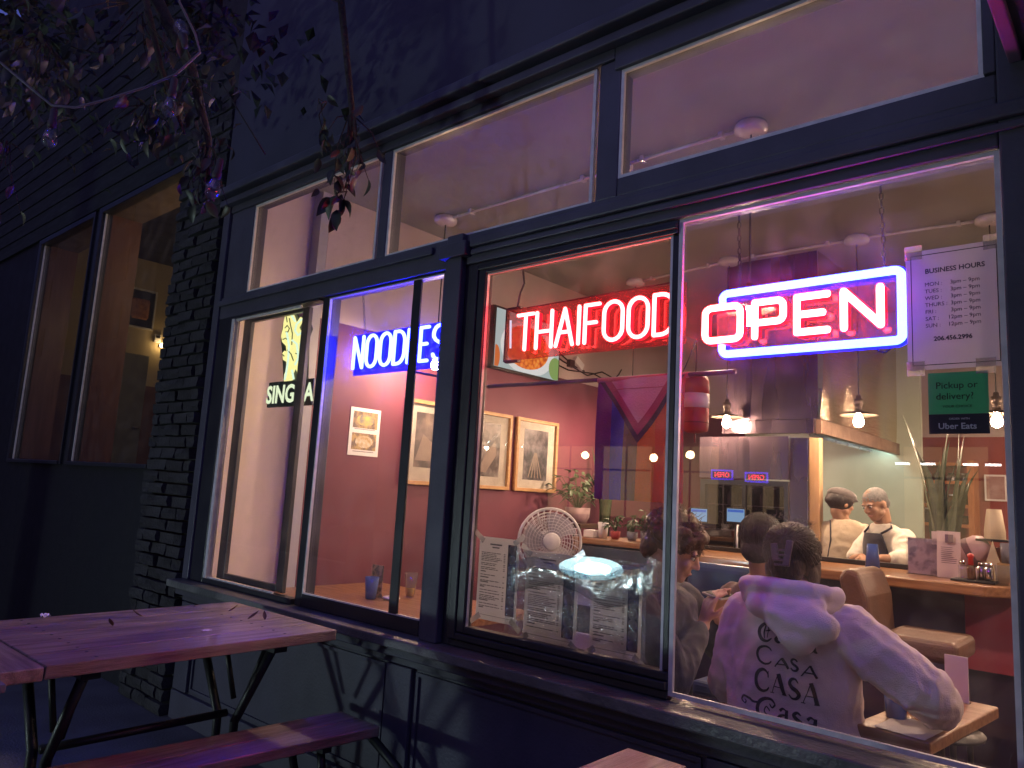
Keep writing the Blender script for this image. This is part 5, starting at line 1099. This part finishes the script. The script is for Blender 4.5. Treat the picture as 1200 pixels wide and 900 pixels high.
loft(b, [(-.985,.43,.50,.205,.155),(-.985,.43,.53,.215,.16),(-.985,.43,.57,.225,.16),(-.985,.425,.75,.21,.145),(-.985,.425,.90,.215,.135),(-.985,.42,.99,.218,.125),(-.985,.415,1.045,.20,.11),(-.985,.41,1.085,.145,.095),(-.985,.405,1.12,.085,.08)])
limb(b, [(-1.15,.42,1.02),(-1.18,.42,.93),(-1.225,.43,.78),(-1.215,.50,.745),(-1.15,.645,.755)], [.080,.076,.072,.068,.050]); limb(b, [(-.80,.42,1.02),(-.72,.43,.955),(-.585,.45,.865),(-.57,.50,.83),(-.65,.70,.80)], [.082,.084,.080,.072,.050])
for (p0, p1, r) in (((-.83,.335,1.02),(-.74,.36,.90),.020),((-.79,.35,.96),(-.63,.385,.83),.018),((-.70,.375,.985),(-.62,.40,.93),.022),((-1.15,.345,.98),(-1.12,.31,.80),.016),((-1.19,.36,.90),(-1.16,.33,.70),.015)): capsule(b, p0, r, p1, r*.7)
hood_body = fuse(b, .0085, 2, fold=folds(3.0, .012, 9))
hb = hood_body.obj("hoodie", hood_m, w1)
b = MB()
P = [(-.985+.148*math.cos(a), .40+.115*math.sin(a)*1.0, 1.125+.018*math.sin(-a)) for a in [PI*(1.02+.96*i/14) for i in range(15)]]
for i in range(len(P)-1): capsule(b, P[i], .031, P[i+1], .031, 10)
P = [(-.985+.135*math.cos(a), .40+.10*math.sin(a), 1.095) for a in [PI*(1.0+1.0*i/10) for i in range(11)]]
for i in range(len(P)-1): capsule(b, P[i], .035, P[i+1], .035, 10)
for (c_, r) in (((-.965,.285,1.075),(.138,.055,.050)),((-.925,.268,1.040),(.100,.055,.052)),((-.912,.262,1.0),(.070,.048,.046)),((-.910,.268,.972),(.042,.036,.034)),((-.880,.27,1.04),(.095,.05,.06))): b.ell(c_, r, 18, 12)
for (p0, p1, r) in (((-1.08,.30,1.10),(-.94,.222,.99),.020),((-.85,.295,1.10),(-.905,.225,.99),.018),((-.99,.225,1.07),(-.87,.222,1.03),.016)): capsule(b, p0, r, p1, r*.6)
fuse(b, .0075, 11, fold=folds(9.0, .005, 8)).obj("hood", hood_m, hb)
for (x, y, z, dx) in ((-1.145,.668,.757,(.35,.8,.03)),(-.655,.715,.797,(-.3,.85,-.1))):
    d = Vector(dx).normalized(); b = MB(); b.tube([Vector((x,y,z))-d*.03, Vector((x,y,z))+d*.03], .047, 14); b.obj("cuff", hood_m, hb, .008)
# hair twisted up under a claw clip
b = MB(); b.ell(H(0,-.022,.030), (.088,.105,.098), 20, 14, Mx); b.ell(H(0,-.085,-.02), (.062,.045,.07), 16, 10, Mx); b.ell(H(0,-.095,.055), (.04,.03,.05), 14, 10, Mx)
b.ell(H(.07,.0,-.03), (.02,.05,.06), 12, 8, Mx); b.ell(H(-.07,.0,-.03), (.02,.05,.06), 12, 8, Mx)
hr = fuse(b, .007, 3, fold=lambda v: .003*noise.noise(v*60)+.0025*noise.noise(Vector((v.x*110, v.y*110, v.z*18)))).obj("hair", hair_b, w1)
b = MB()
def s1(q):
    a = q.uniform(-2.6, 2.6) if q.random() < .8 else q.uniform(-PI, PI); e = q.uniform(-.9, .9)
    pts = []
    for t in (0, .35, .7, 1):
        aa = a*(1-t*.85); ee = e*(1-t)+.35*t; k_ = 1.03+q.uniform(0, .06)
        pts.append(H(.088*k_*math.sin(aa)*math.cos(ee), -.022-.108*k_*math.cos(aa)*math.cos(ee), .030+.098*k_*math.sin(ee)))
    return pts
strands(b, H, 0, 420, s1, 5, .0013)
def s2(q):
    a = q.uniform(-1.2, 1.2); p = [H(.08*math.sin(a), -.03-.09*math.cos(a), .11+q.uniform(-.02,.02))]
    for t in range(3): p.append(p[-1]+Vector((q.uniform(-.014,.014), q.uniform(-.012,.008), q.uniform(-.004,.012))))
    return p
strands(b, H, 0, 60, s2, 6, .0009)
b.obj("hair_strands", hair_b, hr)
clipm = mat("mauve_hair_clip", (0.10,0.055,0.07), .3, (0.15,0.085,0.10), 12)
ck_ = bpy.data.objects.new("hair_clip", None); C.objects.link(ck_); ck_.parent = w1; ck_.location = H(0,-.13,.0)-base(w1); ck_["label"] = "mauve claw clip"
for (x, tz, l) in ((-.026,-.18,.055),(.016,.10,.085)):
    b = MB(); b.box(-.011,.011,-.006,.006,-l*.55,l*.45, rot=Matrix.Rotation(tz,3,'Y')); b.v = [H(v.x+x, v.y-.138+.05*v.z, v.z+.012) for v in b.v]; b.obj("clip_arm", clipm, ck_, .003)
b = MB()
for k in range(4): b.box(-.026,.012,-.146,-.136,-.035+k*.016,-.029+k*.016)
b.v = [H(*v) for v in b.v]; b.obj("clip_teeth", clipm, ck_, .001)
# lettering on the back: broad and fine pen strokes laid on the fleece
bvh = BVHTree.FromPolygons([tuple(v) for v in hood_body.v], hood_body.f)
pr = MB()
def ribbon(pts, w0, w1_, mid=None, n=14):
    P = [Vector((p[0], 0, p[1])) for p in pts]
    out = []; tot = len(P)-1
    for k in range(n*tot+1):
        t = k/n; i = min(int(t), tot-1); f = t-i
        a = P[max(i-1,0)]; b_ = P[i]; c_ = P[i+1]; d_ = P[min(i+2, tot)]
        out.append(.5*((2*b_)+(c_-a)*f+(2*a-5*b_+4*c_-d_)*f*f+(3*b_-a-3*c_+d_)*f**3) if tot > 1 else b_.lerp(c_, f))
    L_ = []; R_2 = []
    for k, p in enumerate(out):
        t = k/(len(out)-1); d = (out[min(k+1,len(out)-1)]-out[max(k-1,0)]).normalized(); nn = Vector((-d.z,0,d.x))
        w_ = w0+(w1_-w0)*t if mid is None else w0+(mid-w0)*math.sin(PI*t)+(w1_-w0)*t
        L_.append(p+nn*w_*.5); R_2.append(p-nn*w_*.5)
    vs = []
    for p in [q for pair in zip(L_, R_2) for q in pair]:
        h = bvh.ray_cast(Vector((p.x, .02, p.z)), Vector((0,1,0)))
        vs.append(h[0]+Vector((0,-.0028,0)) if h[0] is not None else Vector((p.x,.3,p.z)))
    pr.add(vs, [(2*i, 2*i+1, 2*i+3, 2*i+2) for i in range(len(out)-1)])
def glyph(ch, x, z, w, h, tk, th, style):
    q = lambda a, b_: (x+a*w, z+b_*h)
    if ch == 'C':
        ribbon([q(.93,.80),q(.78,.95),q(.5,1.0),q(.18,.85),q(.04,.5),q(.18,.15),q(.5,0),q(.8,.06),q(.96,.22)], th, th, tk)
        if style == 'serif': ribbon([q(.93,.68),q(.93,.98)], tk*.35, th); 
    if ch == 'A':
        ribbon([q(0,0),q(.48,1)], th, th); ribbon([q(.48,1),q(.95,0)], tk, tk)
        ribbon([q(.2,.34),q(.74,.34)], th, th)
        if style == 'serif': ribbon([q(-.14,.0),q(.16,.0)], th, th); ribbon([q(.74,0),q(1.12,0)], th, th)
    if ch == 'S':
        ribbon([q(.82,.80),q(.6,.98),q(.3,.95),q(.14,.75),q(.32,.56),q(.68,.42),q(.86,.24),q(.68,.04),q(.34,.02),q(.1,.2)], th, th, tk)
    if ch == 'a':
        ribbon([q(.75,.95),q(.72,.3),q(.95,.02)], tk*.7, th, tk*1.1); ribbon([q(.72,.85),q(.4,.98),q(.18,.78)], th, tk*.8); ribbon([q(.72,.55),q(.3,.45),q(.12,.2),q(.35,.0),q(.7,.2)], th, th, tk*.9)
    if ch == 's':
        ribbon([q(.80,.85),q(.5,1.0),q(.22,.8),q(.45,.55),q(.78,.32),q(.55,.02),q(.15,.12)], th, th, tk)
    if ch == 'K':   # ornate capital C
        ribbon([q(-.75,.50),q(-.98,.62),q(-.85,.85),q(-.5,.82),q(-.25,.70),q(.1,.75)], th, tk*.45, tk*.5); ribbon([q(-.75,.50),q(-.66,.62),q(-.78,.70)], tk*.5, th)
        ribbon([q(.95,.78),q(.75,1.0),q(.4,.98),q(.1,.75),q(.05,.4),q(.25,.08),q(.65,.0),q(1.0,.2)], th, th, tk); ribbon([q(.95,.78),q(.80,.62),q(.66,.78)], tk*.5, th); ribbon([q(.7,.45),q(.5,.62),q(.42,.40),q(.6,.25)], th, th, tk*.3)
    if ch == 'G':   # blackletter capital C
        ribbon([q(.9,.85),q(.55,1.0),q(.15,.75),q(.08,.4),q(.3,.08),q(.65,.0),q(.95,.2)], tk*.3, th, tk); ribbon([q(.5,.9),q(.42,.5),q(.5,.12)], th, th, tk*.45); ribbon([q(.68,.88),q(.66,.2)], th, th); ribbon([q(.5,.55),q(.8,.62)], th, tk*.4)
rowsp = [("Gasa",[(-1.058,.965,.052,.055),(-.998,.968,.036,.034),(-.955,.962,.03,.034),(-.905,.950,.040,.036)],.013,.003,''),
 ("CASA",[(-1.060,.893,.056,.054),(-.995,.890,.045,.030),(-.948,.888,.030,.036),(-.912,.876,.050,.034)],.0085,.004,'plain'),
 ("CASA",[(-1.060,.808,.048,.066),(-1.004,.808,.044,.062),(-.952,.803,.040,.062),(-.905,.797,.044,.062)],.0125,.0028,'serif'),
 ("Kasa",[(-1.052,.722,.062,.064),(-.985,.726,.040,.040),(-.940,.722,.038,.042),(-.898,.716,.042,.042)],.0125,.0035,'')]
for txt, bx, tk, th, st in rowsp:
    for ch, (x, z, w_, h) in zip(txt, bx): glyph(ch, x, z, w_, h, tk, th, st)
pr.obj("lettering", mat("plum_black_print", (0.018,0.010,0.022), .8), hb)

# ---- the young man in profile
w2 = thing("person", "person with brown curly hair in a charcoal sweater looking down at a phone", "person", (-1.58,.5,0))
H, Mx = headframe((-1.475,.48,1.215), (.86,.34,-.42), (.35,.0,1))
b = MB(); head(b, H, Mx); capsule(b, H(0,-.03,-.06), .054, (-1.555,.49,1.04), .06)
loft(b, [(-1.66,.5,.44,.12,.17),(-1.64,.5,.7,.11,.16),(-1.58,.5,.95,.11,.17),(-1.55,.49,1.04,.08,.10)])
limb(b, [(-1.53,.31,1.0),(-1.42,.33,.78),(-1.40,.58,.93)], [.055,.045,.028]); limb(b, [(-1.53,.68,1.0),(-1.40,.80,.82),(-1.40,.72,.94)], [.055,.045,.028])
hand(b, (-1.40,.585,.935), (.15,.25,.95), (-.5,-.8,.2), 1, .45); hand(b, (-1.40,.72,.945), (.1,-.15,.95), (-.5,.8,.2), -1, .5)
limb(b, [(-1.62,.42,.5),(-1.25,.42,.5),(-1.25,.42,.09)], [.08,.058,.04]); limb(b, [(-1.62,.6,.5),(-1.25,.62,.5),(-1.25,.62,.09)], [.08,.058,.04])
fuse(b, .0065, 2).obj("body", sk1, w2); face(H, Mx, w2, 1.0, hair_c, lipm)
b = MB(); limb(b, [(-1.62,.42,.5),(-1.25,.42,.5),(-1.25,.42,.08)], [.10,.08,.065]); limb(b, [(-1.62,.6,.5),(-1.25,.62,.5),(-1.25,.62,.08)], [.10,.08,.065]); loft(b, [(-1.65,.5,.42,.14,.19),(-1.64,.5,.6,.13,.18)])
fuse(b, .012, 2).obj("trousers", MATS["navy_denim"], w2)
for y in (.42,.62): b = MB(); capsule(b, (-1.27,y,.045), .042, (-1.12,y,.035), .034); fuse(b, .01, 2).obj("shoe", blackm, w2)
swm = cloth("charcoal_sweater_wool", (0.030,0.028,0.042), 4)
b = MB(); loft(b, [(-1.66,.5,.50,.15,.205),(-1.65,.5,.55,.16,.21),(-1.62,.5,.75,.15,.205),(-1.57,.5,.92,.15,.21),(-1.55,.495,1.02,.13,.18),(-1.55,.49,1.065,.085,.10)])
limb(b, [(-1.54,.32,.99),(-1.44,.315,.87),(-1.395,.335,.765),(-1.40,.46,.84),(-1.40,.54,.905)], [.085,.080,.072,.056,.045]); limb(b, [(-1.54,.67,.99),(-1.40,.80,.81),(-1.40,.74,.91)], [.085,.068,.046])
swb = fuse(b, .009, 3, fold=folds(17., .008, 8)).obj("sweater", swm, w2)
b = MB(); b.tube([(-1.552+.085*math.cos(a), .49+.085*math.sin(a), 1.068+.03*-math.cos(a)*.6) for a in [2*PI*i/20 for i in range(20)]], .013, 8, closed=True); b.obj("collar", swm, swb)
b = MB(); b.ell(H(0,-.028,.052), (.092,.108,.088), 20, 14, Mx); b.ell(H(0,-.09,-.01), (.07,.045,.075), 16, 10, Mx); b.ell(H(0,.062,.092), (.06,.04,.03), 14, 8, Mx)
q = random.Random(3)
for k in range(80):
    a, e = q.uniform(-PI, PI), q.uniform(-.35, 1.5); b.ell(H(.094*math.sin(a)*math.cos(e), -.028-.110*math.cos(a)*math.cos(e), .052+.092*math.sin(e)), (q.uniform(.013,.022),)*3, 8, 6)
hr = fuse(b, .0065, 2, fold=lambda v: .004*noise.noise(v*70)).obj("hair", hair_c, w2)
b = MB()
def s3(r):
    a, e = r.uniform(-PI, PI), r.uniform(-.4, 1.5); k_ = 1.08; c0 = H(.094*k_*math.sin(a)*math.cos(e), -.028-.110*k_*math.cos(a)*math.cos(e), .052+.092*k_*math.sin(e)); p = [c0]
    dd = Vector((r.uniform(-1,1), r.uniform(-1,1), r.uniform(-.6,1))).normalized()*.010
    for t in range(3): p.append(p[-1]+dd+Vector((r.uniform(-.009,.009), r.uniform(-.009,.009), r.uniform(-.009,.009))))
    return p
strands(b, H, 0, 420, s3, 8, .0014); b.obj("hair_curls", hair_c, hr)
MB().ell(H(.082,.004,-.046), (.005,.005,.005), 8, 6).obj("earring", steelc, w2)
ph_ = thing("phone", "thin phone held level in the hands of the curly haired person", "phone", (-1.36,.66,1.03))
MB().box(-1.42,-1.335,.60,.75,1.038,1.047, rot=Matrix.Rotation(.2,3,'Y')).obj("case", mat("pale_phone_case", (0.42,0.40,0.42), .3), ph_, .004); MB().box(-1.416,-1.339,.604,.746,1.0475,1.0482, rot=Matrix.Rotation(.2,3,'Y'), piv=(-1.3775,.675,1.0425)).obj("screen", ink_m, ph_)

# ---- the third diner, black hair
w3 = thing("person", "person with short black hair in a brown top, back turned, between the other two diners", "person", (-1.36,1.16,0))
H, Mx = headframe((-1.385,1.10,1.235), (-.15,.97,-.22))
b = MB(); head(b, H, Mx); capsule(b, H(0,-.02,-.07), .05, (-1.38,1.12,1.05), .055); loft(b, [(-1.37,1.16,.44,.16,.12),(-1.37,1.16,.8,.15,.1),(-1.38,1.15,1.0,.16,.09),(-1.38,1.13,1.05,.09,.07)])
limb(b, [(-1.55,1.15,.99),(-1.60,1.2,.76),(-1.48,1.42,.78)], [.048,.04,.026]); limb(b, [(-1.2,1.15,.99),(-1.15,1.2,.76),(-1.27,1.42,.78)], [.048,.04,.026]); hand(b, (-1.48,1.43,.78), (.4,.9,0), (0,0,1), 1); hand(b, (-1.27,1.43,.78), (-.4,.9,0), (0,0,1), -1)
limb(b, [(-1.46,1.2,.5),(-1.48,1.6,.5),(-1.48,1.58,.09)], [.075,.055,.038]); limb(b, [(-1.28,1.2,.5),(-1.26,1.6,.5),(-1.26,1.58,.09)], [.075,.055,.038])
fuse(b, .007, 2).obj("body", sk2, w3); face(H, Mx, w3, 1.0, hair_k, lipm)
b = MB(); loft(b, [(-1.37,1.16,.5,.19,.14),(-1.37,1.16,.8,.185,.13),(-1.38,1.15,.95,.19,.12),(-1.38,1.14,1.02,.17,.10),(-1.38,1.13,1.075,.10,.08),(-1.38,1.12,1.10,.07,.07)]); limb(b, [(-1.53,1.15,.98),(-1.60,1.2,.77),(-1.50,1.38,.78)], [.075,.06,.042]); limb(b, [(-1.22,1.15,.98),(-1.15,1.2,.77),(-1.25,1.38,.78)], [.075,.06,.042])
fuse(b, .010, 3, fold=folds(23., .007, 8)).obj("top", cloth("brown_knit", (0.15,0.085,0.07), 4), w3)
b = MB(); limb(b, [(-1.46,1.2,.5),(-1.48,1.6,.5),(-1.48,1.58,.08)], [.095,.075,.06]); limb(b, [(-1.28,1.2,.5),(-1.26,1.6,.5),(-1.26,1.58,.08)], [.095,.075,.06]); loft(b, [(-1.37,1.16,.42,.18,.13),(-1.37,1.16,.6,.17,.12)]); fuse(b, .013, 2).obj("trousers", MATS["navy_denim"], w3)
b = MB(); b.ell(H(0,-.022,.035), (.092,.108,.098), 20, 14, Mx); b.ell(H(0,-.07,-.035), (.075,.05,.062), 16, 10, Mx); b.ell(H(0,.04,.085), (.07,.05,.035), 14, 8, Mx)
hr = fuse(b, .007, 2, fold=lambda v: .003*noise.noise(v*60)+.0025*noise.noise(Vector((v.x*120, v.y*120, v.z*14)))).obj("hair", hair_k, w3)
b = MB()
def s4(r):
    a, e = r.uniform(-PI, PI), r.uniform(-.2, 1.3); p = []
    for t in range(4):
        ee = e-.28*t; k_ = 1.06; p.append(H(.092*k_*math.sin(a)*math.cos(ee), -.022-.108*k_*math.cos(a)*math.cos(ee), .035+.098*k_*math.sin(ee)))
    return p
strands(b, H, 0, 260, s4, 9, .0014); b.obj("hair_strands", hair_k, hr)
for (nm, lab, x, y) in (("bar_stool","black stool under the black haired diner",-1.37,1.2),):
    st_ = thing(nm, lab, "stool", (x,y,0)); MB().lathe([(.17,.385),(.18,.395),(.18,.42),(.16,.43)], 22, (x,y,0)).obj("seat", vin, st_)
    for k in range(4): MB().tube([(x+.12*math.cos(k*PI/2+.7),y+.12*math.sin(k*PI/2+.7),.385),(x+.17*math.cos(k*PI/2+.7),y+.17*math.sin(k*PI/2+.7),0)], .012, 8).obj("leg", blackm, st_)
wb = thing("window_bench", "wooden bench built along the inside of the window under the diners", "bench", (-1.35,.4,0)); MB().box(-1.95,-.80,.16,.66,.36,.41).obj("seat", wood, wb, .006)
for x in (-1.90,-.87): MB().box(x-.03,x+.03,.18,.64,0,.359).obj("leg", blackm, wb)

# ---- the two cooks
tee = cloth("cream_tee_cotton", (0.56,0.47,0.34), 4); shirt_w = cloth("white_shirt_cotton", (0.72,0.68,0.58), 4); apr = cloth("navy_apron_cotton", (0.016,0.016,0.032), 6)
w4 = thing("person", "cook in a cream tee and dark flat cap, back turned, head in profile", "person", (-1.76,3.45,0))
H, Mx = headframe((-1.775,3.42,1.462), (.62,.75,-.22), (0,0,1), .90)
b = MB(); head(b, H, Mx, .92); capsule(b, H(0,-.02,-.07), .047, (-1.76,3.43,1.31), .055); loft(b, [(-1.76,3.46,.85,.13,.10),(-1.76,3.45,1.1,.14,.10),(-1.76,3.44,1.27,.15,.09),(-1.76,3.43,1.32,.09,.07)])
limb(b, [(-1.92,3.44,1.26),(-1.97,3.5,1.05),(-1.86,3.7,1.06)], [.047,.04,.026]); limb(b, [(-1.61,3.43,1.25),(-1.565,3.42,1.06),(-1.52,3.60,1.05)], [.047,.04,.026]); hand(b, (-1.86,3.71,1.06), (.3,.9,-.1), (0,0,1), 1); hand(b, (-1.52,3.61,1.05), (-.2,.9,-.1), (0,0,1), -1)
limb(b, [(-1.84,3.46,.85),(-1.85,3.46,.45),(-1.85,3.48,.08)], [.075,.055,.038]); limb(b, [(-1.68,3.46,.85),(-1.67,3.46,.45),(-1.67,3.48,.08)], [.075,.055,.038])
fuse(b, .0065, 2).obj("body", sk2, w4); face(H, Mx, w4, .92, hair_k, lipm)
b = MB(); loft(b, [(-1.76,3.46,.80,.175,.135),(-1.76,3.455,1.05,.17,.13),(-1.76,3.445,1.22,.175,.115),(-1.76,3.44,1.30,.15,.09),(-1.76,3.43,1.345,.075,.065)]); limb(b, [(-1.90,3.44,1.255),(-1.955,3.48,1.11)], [.072,.066]); limb(b, [(-1.62,3.435,1.25),(-1.575,3.43,1.11)], [.072,.066])
fuse(b, .0095, 3, fold=folds(31., .009, 8)).obj("tee", tee, w4)
b = MB(); limb(b, [(-1.84,3.46,.85),(-1.85,3.46,.45),(-1.85,3.48,.06)], [.10,.08,.07]); limb(b, [(-1.68,3.46,.85),(-1.67,3.46,.45),(-1.67,3.48,.06)], [.10,.08,.07]); fuse(b, .013, 2).obj("trousers", apr, w4)
b = MB(); b.ell(H(0,-.018,.020), (.082,.098,.085), 18, 12, Mx); b.ell(H(0,-.105,.0), (.035,.032,.035), 12, 8, Mx); fuse(b, .007, 2).obj("hair", hair_k, w4)
b = MB(); b.ell(H(0,-.006,.062), (.085,.108,.052), 18, 10, Mx); b.ell(H(0,.075,.045), (.066,.05,.012), 16, 8, Mx); b.tube([H(.080*math.sin(a),-.005+.098*math.cos(a),.036) for a in [2*PI*i/20 for i in range(20)]], .010, 8, closed=True); fuse(b, .006, 3).obj("flat_cap", cloth("charcoal_cap", (0.07,0.06,0.06), 8), w4)
b = MB(); b.tube([(-1.76-.07,3.36,1.335),(-1.82,3.335,1.2),(-1.85,3.335,1.02)], .006, 6); b.tube([(-1.90,3.335,1.02),(-1.62,3.335,1.02)], .007, 6); b.obj("apron_tie", apr, w4)

w5 = thing("person", "cook with cropped grey hair in a white shirt and navy apron looking down", "person", (-1.46,3.38,0))
H, Mx = headframe((-1.508,3.28,1.462), (-.42,-.78,-.40), (-.10,0,1), .92)
b = MB(); head(b, H, Mx, .94); capsule(b, H(0,-.03,-.06), .05, (-1.475,3.35,1.30), .058); yw = -.50
loft(b, [(-1.45,3.40,.85,.14,.10),(-1.45,3.39,1.1,.14,.10),(-1.46,3.37,1.25,.15,.09),(-1.47,3.35,1.31,.09,.07)], yw)
limb(b, [(-1.59,3.43,1.25),(-1.66,3.31,1.07),(-1.56,3.15,1.11)], [.047,.04,.026]); limb(b, [(-1.335,3.30,1.24),(-1.295,3.19,1.11),(-1.42,3.09,1.115)], [.05,.042,.028]); hand(b, (-1.56,3.14,1.11), (.5,-.7,-.2), (0,0,1), 1); hand(b, (-1.425,3.085,1.115), (-.75,-.4,-.15), (0,0,1), 1)
limb(b, [(-1.54,3.38,.85),(-1.55,3.36,.45),(-1.55,3.38,.08)], [.075,.055,.038]); limb(b, [(-1.38,3.42,.85),(-1.37,3.42,.45),(-1.37,3.44,.08)], [.075,.055,.038])
fuse(b, .0065, 2).obj("body", sk3, w5); face(H, Mx, w5, .94, hair_g, lipm)
b = MB(); loft(b, [(-1.45,3.40,.80,.175,.135),(-1.45,3.395,1.05,.17,.13),(-1.455,3.38,1.20,.175,.115),(-1.465,3.36,1.285,.15,.09),(-1.475,3.345,1.335,.075,.065)], yw); limb(b, [(-1.58,3.425,1.245),(-1.65,3.33,1.10)], [.072,.062]); limb(b, [(-1.345,3.305,1.235),(-1.30,3.205,1.12),(-1.35,3.14,1.115)], [.080,.074,.056])
fuse(b, .009, 3, fold=folds(41., .009, 8)).obj("shirt", shirt_w, w5)
b = MB(); limb(b, [(-1.54,3.38,.85),(-1.55,3.36,.45),(-1.55,3.38,.06)], [.10,.08,.07]); limb(b, [(-1.38,3.42,.85),(-1.37,3.42,.45),(-1.37,3.44,.06)], [.10,.08,.07]); fuse(b, .013, 2).obj("trousers", cloth("black_trousers", (0.02,0.02,0.022), 6), w5)
fx, fy = -math.sin(yw)*-1*-1, -math.cos(yw)
def apron_pt(u, v):   # wraps the front of the body
    a = (u-.5)*(2.0 if v < .6 else 2.0-1.1*(v-.6)/.4); z = .55+.72*v; cx, cy = -1.452, 3.385
    d = Vector((math.sin(yw)*1.0*math.cos(a)*1+math.cos(yw)*math.sin(a)*1.2, -math.cos(yw)*math.cos(a)+math.sin(yw)*math.sin(a)*1.2, 0))
    rr_ = .155-.012*max(0, v-.7)*3
    return (cx+d.x*rr_-.006*v, cy+d.y*rr_-.012*v, z)
ap = MB().sheet(apron_pt, 16, 16).obj("apron", apr, w5)
sm_ = ap.modifiers.new("thick", 'SOLIDIFY'); sm_.thickness = .004
b = MB(); b.tube([Vector(apron_pt(.04,1)), (-1.565,3.34,1.31), (-1.525,3.38,1.345)], .008, 6); b.tube([Vector(apron_pt(.96,1)), (-1.405,3.265,1.31), (-1.425,3.33,1.345)], .008, 6); b.obj("neck_strap", apr, ap)
b = MB(); b.ell(H(0,-.018,.038), (.072,.091,.076), 18, 12, Mx); b.ell(H(0,-.06,-.015), (.062,.045,.05), 14, 8, Mx); fuse(b, .006, 2, fold=lambda v: .0015*noise.noise(v*160)).obj("hair", hair_g, w5)

# ================================================================ ACROSS THE STREET (seen only in the glass)
op = thing("opposite_shopfront", "dark shopfront across the street with lit cream windows", "building", (-7,-16,0))
MB().box(-95,45,-16.4,-16,-.3,9).obj("wall", mat("dark_brown_front", (0.05,0.035,0.03), .8), op)  # run far past the shop to block low sky reflections
lit = emit("lit_cream_window", (0.9,0.62,0.30), 1.1)
for x in (-13.6,-11.6,-9.6,-3.6):
    wn = MB().box(x-.8,x+.8,-15.99,-15.97,.9,2.9).obj("window", lit, op)
    b = MB(); b.box(x-.03,x+.03,-15.965,-15.95,.9,2.9); b.box(x-.8,x+.8,-15.965,-15.952,2.2,2.25); b.obj("frame", blackm, wn)
for k, (x, z, lab) in enumerate(((-12.9,2.62,"left globe lamp on the front across the street"),(-10.6,2.57,"middle globe lamp on the front across the street"),(-9.5,2.66,"right globe lamp on the front across the street"))):
    lp = thing("globe_lamp", lab, "lamp", (x,-15.8,z)); MB().ell((x,-15.75,z), (.11,.11,.11), 12, 8).obj("globe", emit("far_globe_light_%d" % k, (1.0,.72,.38), 60), lp); MB().tube([(x,-15.99,z),(x,-15.8,z)], .02, 6).obj("bracket", blackm, lp)

fd_ = thing("added_floodlight", "added cool white floodlight, stand-in for the unseen lamp glaring on the menus", "floodlight", (-5.76,-6.0,0))  # stand-in lamp added for the film's glare, strengthened to brighten hoodie and front
FL = Matrix.Rotation(-.62, 3, 'Z')
b = MB(); b.box(-.46,.46,-.03,.03,.31,.65, rot=FL); b.v = [v+Vector((-5.76,-6.05,0)) for v in b.v]; b.obj("housing", blackm, fd_, .01)
for k, (rx, rz, st) in enumerate(((.42,.15,16),(.24,.085,80),(.12,.042,900))):
    b = MB(); b.prism([(rx*math.cos(2*PI*i/28)+.02*k, rz*math.sin(2*PI*i/28)) for i in range(28)], .003, (0,.034+.004*k,.48), (1,0,0), (0,0,1), (0,1,0)); b.v = [FL @ v+Vector((-5.76,-6.05,0)) for v in b.v]; b.obj(["outer_glare_disc","inner_glare_disc","lamp_core"][k], emit("cool_glare_light_%d" % k, (0.60,0.95,1.0) if k < 2 else (.8,1,1), st), fd_)  # nested glowing discs fade outward to soften the glare
MB().tube([(-5.78,-6.07,.42),(-5.78,-6.07,-.30)], .025, 8).obj("post", blackm, fd_)
for k, (x, z) in enumerate(((-8.69,2.17),(-7.77,2.13))):
    sg = thing("open_sign", ["left","right"][k]+" small OPEN sign glowing across the street", "neon sign", (x,-15.9,z))
    MB().box(x-.30,x+.30,-15.97,-15.95,z-.13,z+.13).obj("backboard", emit("far_blue_glow", (0.12,0.05,1.6), 6.0), sg)
    MB().box(x-.26,x+.26,-15.948,-15.94,z-.09,z+.09).obj("panel", blackm, sg)
    b = text_mesh("OPEN", .17, (x+.22,-15.93,z-.06), ex=(-1,0,0), sx=.95, bold=.006); b.obj("lettering", emit("far_red_letters", (1.6,0.05,0.12), 9.0), sg)
for k, x in enumerate((-4.4,-3.9,-3.1,-2.7,-2.3)):
    lp = thing("strip_light", "white ceiling tube number %s from the left over the front across the street" % ["one","two","three","four","five"][k], "lamp", (x,-15.8,2.55)); MB().box(x-.14,x+.14,-15.9,-15.84,2.50,2.55).obj("tube", emit("far_white_tube_%d" % k, (1,.95,.9), 22), lp); MB().box(x-.15,x+.15,-15.99,-15.83,2.552,2.58).obj("fitting", blackm, lp)

tw_ = thing("opposite_sky_blocker", "unseen dark block added across the street to keep the sky off the glass", "building", (-62,-18,0))  # unseen block added to hide low sky from the neighbour's glass
MB().box(-330,-30,-24,-16.5,-.3,30).obj("wall", mat("sky_blocker_wall", (0.03,0.028,0.035), .85), tw_)
for k in range(8):
    for j in range(5): MB().box(-92+k*7.5,-89+k*7.5,-16.49,-16.45,10+j*4,12.2+j*4).obj("window", mat("unlit_window", (0.02,0.02,0.03), .75, spec=.1) if (k+j) == 0 else MATS["unlit_window"], tw_)
